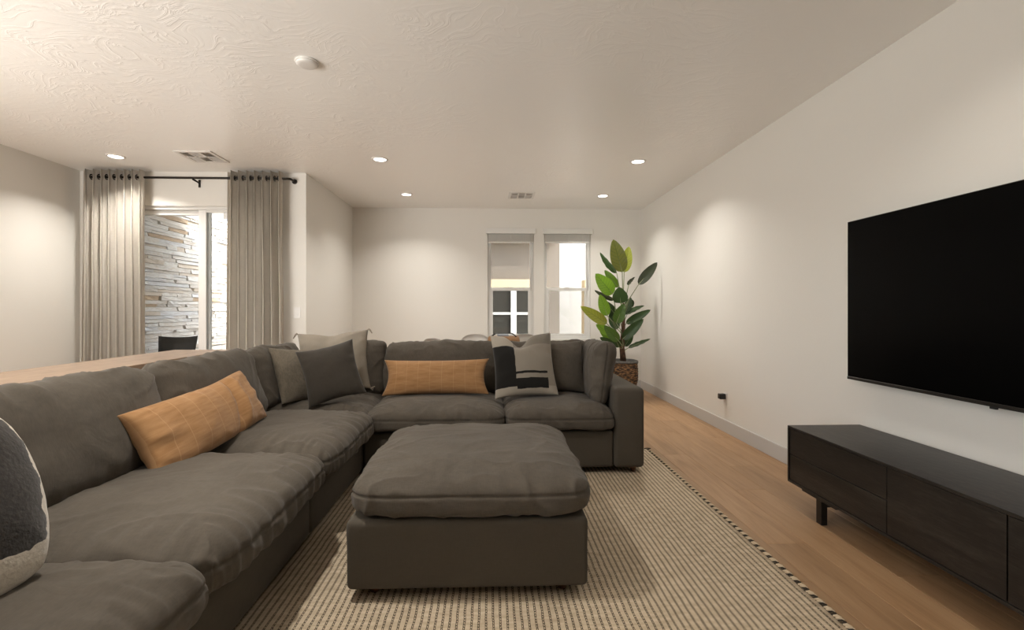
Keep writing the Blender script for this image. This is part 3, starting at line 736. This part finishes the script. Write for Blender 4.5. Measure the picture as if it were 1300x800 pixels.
def vent(x0, x1, y0, y1, label):
    t = thing('ceiling_vent', ((x0+x1)/2, (y0+y1)/2, ZC), label, 'vent', 'white ceiling air vents')
    bm = bmesh.new(); w_ = .034
    box(bm, x0, x0+w_, y0, y1, ZC-.010, ZC, .003, 1); box(bm, x1-w_, x1, y0, y1, ZC-.010, ZC, .003, 1)
    box(bm, x0+w_, x1-w_, y0, y0+w_, ZC-.010, ZC, .003, 1); box(bm, x0+w_, x1-w_, y1-w_, y1, ZC-.010, ZC, .003, 1)
    for k in (1, 2):
        xx = x0+w_+(x1-x0-2*w_)*k/3; box(bm, xx-.009, xx+.009, y0+w_, y1-w_, ZC-.009, ZC)
    ym = (y0+y1)/2; box(bm, x0+w_, x1-w_, ym-.008, ym+.008, ZC-.009, ZC); fin('frame', bm, M['plastic_w'], t)
    BX('duct', (x0+w_, x1-w_, y0+w_, y1-w_, ZC-.0015, ZC-.0005), M['duct'], t)
    bm = bmesh.new()
    for c in range(3):
        xa = x0+w_+(x1-x0-2*w_)*c/3+.009; xb = x0+w_+(x1-x0-2*w_)*(c+1)/3-.009
        for r_ in range(2):
            ya_, yb_ = (y0+w_, ym-.008) if r_ == 0 else (ym+.008, y1-w_)
            nn = 7
            for q in range(nn):
                if (c+r_) % 2 == 0:
                    xx = xa+(xb-xa)*(q+.5)/nn; f = [bm.verts.new(p) for p in ((xx-.005, ya_, ZC-.002), (xx+.004, ya_, ZC-.008), (xx+.004, yb_, ZC-.008), (xx-.005, yb_, ZC-.002))]
                else:
                    yy = ya_+(yb_-ya_)*(q+.5)/nn; f = [bm.verts.new(p) for p in ((xa, yy-.006, ZC-.002), (xb, yy-.006, ZC-.002), (xb, yy+.005, ZC-.008), (xa, yy+.005, ZC-.008))]
                bm.faces.new(f)
    bmesh.ops.solidify(bm, geom=bm.faces[:], thickness=.001)
    tag(fin('louvres', bm, M['plastic_w'], t), kind='stuff')
vent(-3.06, -2.70, 4.77, 5.13, 'square white ceiling vent before the patio door')
vent(.25, .60, 6.30, 6.66, 'white ceiling vent near the back wall windows')
# light switch, outlet
sw = thing('light_switch', (-2.165, YP, 1.17), 'white light switch plate beside the right curtain', 'switch')
BX('plate', (-2.20, -2.125, YP-.006, YP, 1.11, 1.23), M['plastic_w'], sw, bev=.002); BX('rocker', (-2.18, -2.145, YP-.010, YP-.005, 1.135, 1.205), M['plastic_w'], sw, bev=.002)
ot = thing('power_outlet', (XR, 4.69, .33), 'white wall outlet low on the right wall', 'outlet')
BX('plate', (XR-.006, XR, 4.652, 4.722, .27, .385), M['plastic_w'], ot, bev=.002); BX('socket', (XR-.008, XR-.005, 4.67, 4.704, .285, .315), M['plastic_w'], ot, bev=.001)
BX('socket', (XR-.008, XR-.005, 4.67, 4.704, .34, .37), M['plastic_w'], ot, bev=.001)
ad = BX('power_adapter', (XR-.068, XR-.008, 4.66, 4.715, .325, .378), M['plastic_b'], bev=.008); tag(ad, 'black plug adapter in the low wall outlet', 'adapter')

# ------------------------------------------------------------------ rug
rx0, rx1, ry0, ry1 = -1.07, 1.355, .45, 4.11
rg = thing('jute_rug', ((rx0+rx1)/2, (ry0+ry1)/2, 0), 'large striped jute rug under the ottoman and sofa', 'rug')
bm = bmesh.new(); nx, ny = 44, 66
G = [[bm.verts.new((rx0+(rx1-rx0)*i/nx, ry0+(ry1-ry0)*j/ny, .0105+.0012*noise.noise(Vector((i*.5, j*.5, 2))))) for j in range(ny+1)] for i in range(nx+1)]
for i in range(nx):
    for j in range(ny): bm.faces.new((G[i][j], G[i+1][j], G[i+1][j+1], G[i][j+1]))
r_ = bmesh.ops.extrude_face_region(bm, geom=bm.faces[:])
for g in r_['geom']:
    if isinstance(g, bmesh.types.BMVert): g.co.z = .001
fin('weave', bm, M['rug'], rg, True)
def stitches(par):
    bm = bmesh.new(); y = ry0
    while y < ry1-.03:
        if (int(y/.027) % 2) == par:
            pts = [(rx1-.014, y+.018, .010), (rx1-.004, y+.010, .0155), (rx1+.006, y+.004, .012), (rx1+.009, y, .003)]
            tube(bm, pts, [r*(.62 if par == 0 else 1.05) for r in (.0045, .0058, .0058, .005)], 6)
        y += .0135
    return bm
tag(fin('edge_stitching', stitches(0), M['rug_dark'], rg, True), 'dark edge stitching', kind='stuff')
tag(fin('edge_binding', stitches(1), M['rug_pale'], rg, True), 'pale edge binding', kind='stuff')
def strand(pts, r=.0045): return fin('loose_strand', tube(bmesh.new(), pts, r, 6), M['rug_dark'], rg, True)
strand([(rx1-.03, ry1-.005, .014), (rx1, ry1+.01, .012), (rx1+.03, ry1+.02, .006)])

# ------------------------------------------------------------------ sectional sofa
sf = thing('sectional_sofa', (-.4, 4.0, .0105), 'large charcoal linen L-shaped sectional sofa with loose cushions', 'sofa')
ZB0, ZB1 = .055, .325
def sbase(x0, x1, y0, y1, seed):
    bm = bmesh.new(); g = .004
    r = box(bm, x0+g, x1-g, y0+g, y1-g, ZB0, ZB1, .022, 3)
    bmesh.ops.subdivide_edges(bm, edges=[e for e in bm.edges if e.calc_length() > .2], cuts=12, use_grid_fill=True)
    cx, cy = (x0+x1)/2, (y0+y1)/2
    for v in bm.verts:
        n_ = noise.noise(v.co*4+Vector((seed*3, 0, 0)))*.004 + noise.noise(v.co*11)*.0015
        v.co += Vector((math.copysign(n_, v.co.x-cx), math.copysign(n_, v.co.y-cy), n_*.5))
    return fin('seat_base', bm, M['sofa_shaded'], sf, True)
LX0, LX1 = -1.92, -.91     # left arm of the L
for i, (y0, y1) in enumerate(((.48, 1.48), (1.48, 2.50), (2.50, 3.49))): sbase(LX0, LX1, y0, y1, i)
sbase(LX0, LX1, 3.49, 4.50, 4)
sbase(LX1, .105, 3.49, 4.50, 5); sbase(.105, .905, 3.49, 4.50, 6)
# back frames and armrest
def slab(name, d, seed, bev=.03):
    bm = bmesh.new(); box(bm, *d, bev=bev, seg=4)
    bmesh.ops.subdivide_edges(bm, edges=[e for e in bm.edges if e.calc_length() > .2], cuts=10, use_grid_fill=True)
    c = Vector(((d[0]+d[1])/2, (d[2]+d[3])/2, (d[4]+d[5])/2))
    for v in bm.verts:
        q = v.co-c; n_ = noise.noise(v.co*5+Vector((seed, seed, 0)))*.004
        v.co += Vector((math.copysign(n_, q.x), math.copysign(n_, q.y), math.copysign(n_, q.z)))
    return fin(name, bm, M['sofa_shaded'], sf, True)
for i, (y0, y1) in enumerate(((.48, 1.48), (1.48, 2.50), (2.50, 3.49))): slab('back_frame', (LX0, LX0+.17, y0+.004, y1-.004, ZB1-.02, .66), i)
slab('back_frame', (LX0, LX0+.17, 3.494, 4.33, ZB1-.02, .66), 11)
slab('back_frame', (LX0, LX1-.004, 4.33, 4.50, ZB1-.02, .66), 12)
slab('back_frame', (LX1+.004, .101, 4.33, 4.50, ZB1-.02, .66), 13); slab('back_frame', (.109, .90, 4.33, 4.50, ZB1-.02, .66), 14)
slab('armrest', (.905, 1.125, 3.475, 4.50, ZB0, .635), 15, .032)
# seat cushions
SC = dict(pv=2.7, ph=9, seam=.12, hb=.075, pb=6, n=88)
cushion('seat_cushion', (-1.24, .97, .402), (.43, .505, .135), M['sofa'], sf, 1, **SC)
cushion('seat_cushion', (-1.245, 1.985, .402), (.435, .525, .138), M['sofa'], sf, 2, gather=.010, **SC)
cushion('seat_cushion', (-1.245, 2.995, .402), (.435, .50, .138), M['sofa'], sf, 3, gather=.012, **SC)
cushion('seat_cushion', (-1.32, 3.93, .402), (.44, .44, .128), M['sofa'], sf, 4, **SC)
cushion('seat_cushion', (-.395, 3.885, .402), (.508, .455, .132), M['sofa'], sf, 5, gather=.006, **SC)
cushion('seat_cushion', (.51, 3.885, .402), (.405, .455, .13), M['sofa'], sf, 6, gather=.006, **SC)
# back cushions; local z = thickness, local y = height
def rot_face(right, up):
    r = Vector(right).normalized(); u = Vector(up); u = (u-r*u.dot(r)).normalized(); return Matrix((r, u, r.cross(u))).transposed()
BC = dict(pv=2.5, ph=7.5, seam=0., n=72, lump=.014, gather=.0045, crease=.007, ears=.012)
lean = (-.13, 0, .40)
for i, (y0, y1) in enumerate(((.47, 1.47), (1.46, 2.46), (2.48, 3.46))):
    cushion('back_cushion', (-1.66, (y0+y1)/2, .705), ((y1-y0)/2+.012, .235, .115), M['sofa'], sf, 20+i, rot_face((0, 1, 0), lean), **BC)
cushion('back_cushion', (-1.68, 3.89, .70), (.42, .225, .11), M['sofa'], sf, 24, rot_face((0, 1, 0), lean), **BC)
leanb = (0, .11, .40)
cushion('back_cushion', (-1.23, 4.22, .71), (.33, .23, .11), M['sofa'], sf, 25, rot_face((1, 0, 0), leanb), **BC)
cushion('back_cushion', (-.405, 4.20, .705), (.495, .225, .115), M['sofa'], sf, 26, rot_face((1, 0, 0), leanb), **BC)
cushion('back_cushion', (.475, 4.22, .71), (.385, .225, .11), M['sofa'], sf, 27, rot_face((1, 0, 0), leanb), **BC)
cushion('side_cushion', (.86, 3.95, .715), (.36, .235, .095), M['sofa'], sf, 28, rot_face((0, -1, 0), (.05, 0, .40)), **BC)
for x, y in ((1.06, 3.55), (1.06, 4.42), (-.85, 3.57), (.05, 3.57), (-1.0, 1.55), (-1.0, 2.43), (-1.0, 3.42), (-1.84, .6), (-1.84, 4.42), (-1.0, .55)):
    fin('leg', lathe(bmesh.new(), [(.017, 0), (.026, .05)], (x, y, .0125), 16), M['legwood'], sf, True)

# ottoman
otm = thing('ottoman', (-.09, 2.48, .012), 'square charcoal linen ottoman with plump cushion top on the rug', 'ottoman')
bm = bmesh.new(); box(bm, -.587, .408, 1.99, 2.97, .058, .345, .024, 4)
bmesh.ops.subdivide_edges(bm, edges=[e for e in bm.edges if e.calc_length() > .2], cuts=14, use_grid_fill=True)
for v in bm.verts:
    q = v.co-Vector((-.09, 2.48, .2)); n_ = noise.noise(v.co*4.5)*.004+noise.noise(v.co*12)*.0012
    v.co += Vector((math.copysign(n_, q.x), math.copysign(n_, q.y), 0))
fin('seat_base', bm, M['sofa_shaded'], otm, True)
cushion('seat_cushion', (-.078, 2.485, .425), (.512, .515, .122), M['sofa'], otm, 41, pv=2.7, ph=9, n=96, seam=.16, hb=.088, pb=5, gather=.0035, lump=.011, crease=.005)
for x in (-.49, .31):
    for y in (2.08, 2.88): fin('leg', lathe(bmesh.new(), [(.019, 0), (.028, .05)], (x, y, .0125), 16), M['legwood'], otm, True)

# ------------------------------------------------------------------ scatter pillows
pillow('lumbar_pillow', (-1.465, 2.56, .645), (.02, 1, .05), (-.15, 0, .27), .485, .165, .098, M['ochre'], 3, ear=.06, fold=.36, wr=.007, n=56, pw=.36,
       label='ochre lumbar pillow with a crease, leaning on the long left side', group='ochre lumbar pillows')
pillow('lumbar_pillow', (-.43, 3.90, .665), (1, .0, .01), (0, .12, .27), .425, .148, .075, M['ochre'], 8, ear=.10, wr=.004,
       label='smooth ochre lumbar pillow lying along the back section of the sofa', group='ochre lumbar pillows')
pillow('patchwork_pillow', (.27, 3.86, .765), (1, .06, .05), (.03, .22, .47), .25, .265, .085, M['patch'], 4, ear=.07, chop=.10, wr=.006, label='cream, taupe and black block-patterned square pillow')
pillow('square_pillow', (.57, 4.00, .735), (1, .05, .0), (0, .16, .42), .215, .222, .085, M['sofa'], 12, ear=.08, label='small charcoal pillow between the block-patterned pillow and sofa arm')
pillow('square_pillow', (-1.30, 4.09, .775), (1, .22, .06), (.03, .15, .45), .285, .258, .09, M['light_pillow'], 6, ear=.08, chop=.02, wr=.007, label='largest pale taupe pillow, at the back of the sofa corner')
tp = D.objects['square_pillow.001']
for sx, sy in ((1, 1), (-1, 1), (1, -1)):
    for q in range(3):
        bm = tube(bmesh.new(), [(sx*.280, sy*.252, 0), (sx*(.292+.004*q), sy*(.262-.006*q), .004*(q-1)), (sx*(.296+.010*q), sy*(.262-.016*q)-.014, .006*(q-1))], [.004, .007, .004], 8); loc_fin('tassel', bm, M['light_pillow'], tp, True)
pillow('square_pillow', (-1.185, 3.66, .735), (.365, .15, .085), (-.125, .12, .41), .208, .220, .085, M['dark_pillow'], 5, ear=.10, wr=.005, label='dark charcoal square pillow tilted in the sofa corner')
pillow('square_pillow', (-1.47, 3.80, .70), (.45, .85, -.10), (-.18, .10, .42), .225, .225, .085, M['tweed'], 9, ear=.08, wr=.006, label='flecked taupe pillow on edge left of the dark pillow')
pillow('hide_pillow', (-1.31, 1.12, .735), (.30, .95, -.02), (-.22, .05, .45), .25, .245, .11, M['hide'], 10, ear=-.02, round_=.55, wr=.004, label='rounded black hide pillow with a ragged cream rim', pw=.45)

# ------------------------------------------------------------------ console behind the sofa
cs = thing('console_table', (-2.18, 2.2, 0), 'long pale oak console table behind the left side of the sofa', 'console table')
BX('table_top', (-2.40, -1.965, .70, 3.77, .835, .90), M['oak_top'], cs, bev=.003)
BX('end_panel', (-2.40, -1.985, 3.70, 3.765, 0, .834), M['oak_top'], cs, bev=.003); BX('end_panel', (-2.40, -1.985, .70, .765, 0, .834), M['oak_top'], cs, bev=.003)

# ------------------------------------------------------------------ media console and television
mc = thing('media_console', (2.07, 1.75, 0), 'long low black oak media console against the right wall', 'media console')
mx0, mx1, my0, my1, mz0, mz1 = 1.84, 2.30, .55, 2.93, .148, .492
bm = bmesh.new(); box(bm, mx0, mx1, my0, my1, mz1-.014, mz1, .001, 1); box(bm, mx0, mx1, my0, my1, mz0, mz0+.014, .001, 1)
box(bm, mx0, mx1, my1-.014, my1, mz0+.014, mz1-.014); box(bm, mx0, mx1, my0, my0+.014, mz0+.014, mz1-.014); box(bm, mx1-.01, mx1, my0+.014, my1-.014, mz0+.014, mz1-.014)
box(bm, mx0+.02, mx1-.01, 2.18, 2.194, mz0+.014, mz1-.014); box(bm, mx0+.02, mx1-.01, 1.655, 1.669, mz0+.014, mz1-.014)
fin('carcass', bm, M['black_oak'], mc)
fa, fb = mz0+.017, mz1-.017; zm = (fa+fb)/2
BX('drawer', (mx0+.004, mx0+.40, 2.189, my1-.017, zm+.0025, fb), M['black_oak'], mc, bev=.001, seg=1)
BX('drawer', (mx0+.004, mx0+.40, 2.189, my1-.017, fa, zm-.0025), M['black_oak'], mc, bev=.001, seg=1)
for y0, y1 in ((1.665, 2.184), (1.129, 1.659), (.567, 1.123)): BX('door', (mx0+.004, mx0+.024, y0, y1, fa, fb), M['black_oak'], mc, bev=.001, seg=1)
for yy in (2.66, .82):
    for x in (mx0+.01, mx1-.06):
        lg = BX('leg', (x, x+.035, yy-.022, yy+.022, 0, mz0-.012), M['black_metal'], mc, bev=.002)
    BX('leg_bracket', (mx0+.005, mx1-.02, yy-.14, yy+.14, mz0-.012, mz0), M['black_metal'], mc, bev=.002)
    BX('crossbar', (mx0+.045, mx1-.06, yy-.015, yy+.015, mz0-.05, mz0-.012), M['black_metal'], mc, bev=.002)
tv = thing('television', (2.28, 2.09, 1.265), 'large wall-mounted television with a blank black screen', 'television')
ty0, ty1, tz0, tz1 = 1.20, 2.965, .772, 1.757
BX('back_housing', (2.262, 2.300, ty0+.05, ty1-.05, tz0+.04, tz1-.06), M['plastic_b'], tv, bev=.008)
bm = bmesh.new(); box(bm, 2.244, 2.264, ty0, ty1, tz0, tz0+.018, .002, 1)
fin('chin', bm, M['bezel'], tv)
BX('bezel', (2.247, 2.264, ty0, ty1, tz0+.018, tz1), M['bezel'], tv, bev=.002, seg=1)
BX('screen', (2.2462, 2.2475, ty0+.004, ty1-.004, tz0+.019, tz1-.004), M['screen'], tv)
BX('sensor', (2.246, 2.258, 2.07, 2.10, tz0-.010, tz0+.001), M['plastic_b'], tv, bev=.002)
BX('wall_bracket', (2.298, XR-.001, 1.75, 2.42, 1.05, 1.45), M['black_metal'], tv)

# ------------------------------------------------------------------ dining set behind the sofa
dt = thing('dining_table', (-.05, 6.0, 0), 'pale oak dining table mostly hidden behind the sofa back', 'dining table')
BX('table_top', (-.46, .72, 5.58, 6.42, .715, .757), M['oak_top'], dt, bev=.008)
for x in (-.36, .62):
    for y in (5.66, 6.34): fin('leg', tube(bmesh.new(), [(x, y, .715), (x*1.03, y, 0)], [.032, .022], 12), M['oak_top'], dt, True)
def shell_chair(loc, rz, label):
    t = thing('dining_chair', loc, label, 'chair', 'white moulded dining chairs', rz=rz)
    bm = bmesh.new(); nu, nv = 18, 14; G = []
    for i in range(nu+1):
        u = -1+2*i/nu; row = []
        for j in range(nv+1):
            v = j/nv
            if v < .5: s = v/.5; y_ = -.22+.36*s; z_ = .45-.02*math.sin(s*math.pi)+.02*abs(u)**3; wd = .20+.03*s
            else: s = (v-.5)/.5; y_ = .14+.10*math.sin(s*math.pi/2)*1.1; z_ = .45+.405*s**1.1*(1-.22*u**4-.05*u*u); wd = .23-.015*s
            y_ -= .10*(u*u)*sstep(.4, .75, v)
            row.append(bm.verts.new((u*wd, y_, z_)))
        G.append(row)
    for i in range(nu):
        for j in range(nv): bm.faces.new((G[i][j], G[i+1][j], G[i+1][j+1], G[i][j+1]))
    bmesh.ops.solidify(bm, geom=bm.faces[:], thickness=.012)
    loc_fin('shell', bm, M['plastic_w'], t, True)
    for sx in (-1, 1):
        for y0, y1 in ((-.15, -.21), (.10, .20)): loc_fin('leg', tube(bmesh.new(), [(sx*.14, y0, .45), (sx*.20, y1, 0)], [.016, .010], 8), M['oak_top'], t, True)
    return t
ch = shell_chair((-.53, 5.74, 0), R(52), 'white moulded dining chair at the head of the table, furthest from the basket')
dup(ch, (-.20, 6.62, 0), R(2), 'white moulded dining chair at the table just left of the basket')
dup(ch, (.48, 6.62, 0), R(-3), 'white moulded dining chair at the table between the basket and the patterned pillow')
# long woven basket with dark handles on the table
bk = thing('woven_basket', (.17, 5.95, .757), 'round-ended woven basket with black handles on the dining table', 'basket')
bm = bmesh.new(); nn = 40; rings = []
for z_, k in ((0, .86), (.03, .97), (.065, 1.0), (.10, .96), (.118, .90)):
    rings.append([bm.verts.new((.17+k*(.20*math.copysign(abs(math.cos(a))**.7, math.cos(a))), 5.95+k*.13*math.copysign(abs(math.sin(a))**.8, math.sin(a)), .757+z_+.002*math.sin(a*30))) for a in [2*math.pi*i/nn for i in range(nn)]])
for r0, r1 in zip(rings, rings[1:]):
    for k in range(nn): bm.faces.new((r0[k], r0[(k+1) % nn], r1[(k+1) % nn], r1[k]))
bm.faces.new(rings[0][::-1]); bm.faces.new(rings[-1]); fin('body', bm, M['basket'], bk, True)
for sx in (-1, 1):
    fin('handle', tube(bmesh.new(), [(.17+sx*.15, 5.86, .875), (.17+sx*.11, 5.89, .905), (.17+sx*.09, 5.95, .912), (.17+sx*.11, 6.01, .905), (.17+sx*.15, 6.04, .875)], .007, 8), M['black_metal'], bk, True)
tag(BX('folded_napkin', (.09, .23, 5.88, 6.02, .8755, .902), M['napkin'], bev=.008), 'folded grey cloth lying in the woven basket', 'napkin')

# ------------------------------------------------------------------ potted plant
PX, PY, PZ = 1.80, 6.50, 0.0
pp = thing('potted_plant', (PX, PY, 0), 'tall broad-leaved green plant in a woven pot by the window', 'plant')
bm = bmesh.new(); nn, mm = 64, 40; rings = []
def prad(z_): return .135+.055*sstep(0, .30, z_)-.006*sstep(.36, .5, z_)
def sq(a, r, e=.72): c, s = math.cos(a), math.sin(a); return Vector((r*math.copysign(abs(c)**e, c), r*math.copysign(abs(s)**e, s), 0))
for j in range(mm+1):
    z_ = .49*j/mm
    rings.append([bm.verts.new(Vector((PX, PY, z_+.004*math.sin(i*1.3+j))) + sq(2*math.pi*i/nn+.35, prad(z_)+.005*math.sin(i*math.pi/2+(j % 2)*math.pi)+.003*math.sin(j*2.1))) for i in range(nn)])
for r0, r1 in zip(rings, rings[1:]):
    for k in range(nn): bm.faces.new((r0[k], r0[(k+1) % nn], r1[(k+1) % nn], r1[k]))
bm.faces.new(rings[0][::-1]); bm.faces.new(rings[-1]); pot = fin('pot', bm, M['wicker'], pp, True)
bm = bmesh.new(); rr = [[bm.verts.new(Vector((PX, PY, z_))+sq(2*math.pi*i/nn+.35, r_)) for i in range(nn)] for r_, z_ in ((.180, .485), (.194, .487), (.196, .510), (.190, .520), (.172, .520), (.168, .497))]
for r0, r1 in zip(rr, rr[1:]):
    for k in range(nn): bm.faces.new((r0[k], r0[(k+1) % nn], r1[(k+1) % nn], r1[k]))
fin('rim', bm, M['rim'], pot, True)
bm = lathe(bmesh.new(), [(.175, 0), (.175, .012), (.09, .02), (.001, .022)], (PX, PY, .490), 24); fin('soil', bm, M['soil'], pot, True)
SC_ = 6.5/614.0
def at(u, v, y=PY):      # a point of the plant measured in the picture plane at the plant's own distance
    s, c = math.sin(R(2)), math.cos(R(2)); xc = (u-643.4)/614; yc = (392.5-v)/614; t = y/(c-xc*s)
    return Vector((t*(xc*c+s), y, 1.21+t*yc))
fin('stem', tube(bmesh.new(), [(PX+.0, PY-.03, .50), at(789.5, 440), at(791.5, 415), at(791.5, 385)], [.042, .034, .026, .014], 12), M['trunk'], pp, True)
fin('stem', tube(bmesh.new(), [(PX-.11, PY+.03, .50), at(777, 440, PY+.03), at(780, 418, PY+.02)], [.030, .022, .012], 12), M['trunk'], pp, True)
GR = {'y': (.34, .38, .05), 'b': (.19, .36, .03), 'g': (.085, .17, .03), 'd': (.040, .080, .024), 'o': (.17, .19, .035), 'k': (.05, .062, .034)}
LV = [  # base u,v ; tip u,v ; width px ; depth offsets base, tip ; tone ; petiole root v ; curl
 (790, 345.6, 778.5, 304, 19, .00, -.06, 'o', 400, .15), (792.5, 346, 798.5, 313, 14, .06, .10, 'y', 402, .15), (783, 347, 761.5, 320.5, 6.5, .03, .05, 'd', 405, .3),
 (810.6, 361.5, 834.5, 333, 12, -.03, -.02, 'k', 402, .2), (798, 362.5, 806, 351.5, 6, .05, .08, 'k', 405, .5), (778, 373.5, 756, 347.5, 17.5, -.06, -.16, 'b', 405, .25),
 (785, 365, 767.5, 343, 10, .05, .10, 'b', 405, .2), (788, 385, 786, 364.5, 18, -.10, -.20, 'd', 410, .3), (780, 381, 754.6, 368.5, 5.5, .0, .04, 'k', 410, .2),
 (771, 401, 761.5, 374, 13, -.05, -.10, 'b', 420, .2), (770.5, 411, 737, 389, 13, -.10, -.22, 'y', 430, .3), (782.5, 410.5, 792, 386, 13.5, -.16, -.24, 'g', 432, .2),
 (796, 399.5, 818, 388, 7.5, .02, .0, 'd', 418, .3), (794.5, 411, 826, 393.5, 10, .03, -.02, 'd', 425, .3), (790, 431, 817, 405, 12, -.08, -.16, 'd', 445, .25),
 (797.5, 442, 826, 430.5, 6, -.05, -.10, 'd', 450, -.3), (785.5, 433, 767, 413.5, 12, -.13, -.24, 'g', 447, .25), (776, 424, 756.5, 412, 11, .02, -.04, 'b', 440, .2),
 (779, 438, 761.5, 428.5, 8, -.02, -.06, 'd', 446, .2), (777, 431, 761, 418, 10, .04, .06, 'b', 444, .2), (784, 418, 774, 398, 12, .06, .12, 'd', 430, .2),
 (793, 400, 801, 377.5, 10, .05, .10, 'd', 420, .2), (793, 440, 803.5, 423, 9, .04, .06, 'd', 448, .2), (783, 402, 768, 382, 10, .08, .16, 'd', 420, .2), (799, 380, 803, 390, 8, .10, .16, 'd', 400, .2), (786, 441, 779, 425, 10, -.05, -.10, 'd', 449, .2)]
for bu, bv, tu, tv_, wp, d0, d1, tone, rv, curl in LV:
    p0, p1 = at(bu, bv, PY+d0), at(tu, tv_, PY+d1); ax = p1-p0; ln = ax.length; ax.normalize()
    view = Vector((-.27, -1, 0.12)).normalized()
    sd = ax.cross(view).normalized(); up = sd.cross(ax).normalized()
    if wp < 8: sd = (sd*.5+up*.87).normalized(); up = sd.cross(ax).normalized(); wd = wp*SC_*1.0
    else: wd = wp*SC_*.56
    bm = bmesh.new(); uvl = bm.loops.layers.uv.new('UVMap'); NL, NW = 16, 8; G = []; uvm = {}
    for i in range(NL+1):
        s = i/NL; wS = wd*(math.sin(math.pi*min(1, s**.80))**.62 if 0 < s < 1 else .0)*(1-.12*s); row = []
        for j in range(NW+1):
            q = -1+2*j/NW
            off_ = up*(.22*wS*abs(q)**1.5 - curl*ln*.5*(s*s)*.6 + .05*wS*math.sin(s*24+q*2)*abs(q))
            v_ = bm.verts.new(p0+ax*(ln*s)+sd*(wS*q)+off_+up*curl*ln*.3*s*.9); uvm[v_] = ((q+1)/2, s); row.append(v_)
        G.append(row)
    for i in range(NL):
        for j in range(NW):
            f = bm.faces.new((G[i][j], G[i][j+1], G[i+1][j+1], G[i+1][j]))
            for lp in f.loops: lp[uvl].uv = uvm[lp.vert]
    bmesh.ops.remove_doubles(bm, verts=bm.verts, dist=1e-5)
    lf = fin('leaf', bm, M['leaf'], pp, True); jt = random.uniform(.85, 1.15); lf.color = (*[c*jt for c in GR[tone]], 1)
    root = at(791 if bu > 781 else 782, rv, PY+.0)
    md = (p0+root)/2+Vector(((p0.x-root.x)*-.12, 0, .02))
    fin('stalk', tube(bmesh.new(), [root, md, p0, p0+ax*ln*.5+up*.002], [.009, .0065, .005, .0025], 6), M['stalk'], lf, True)
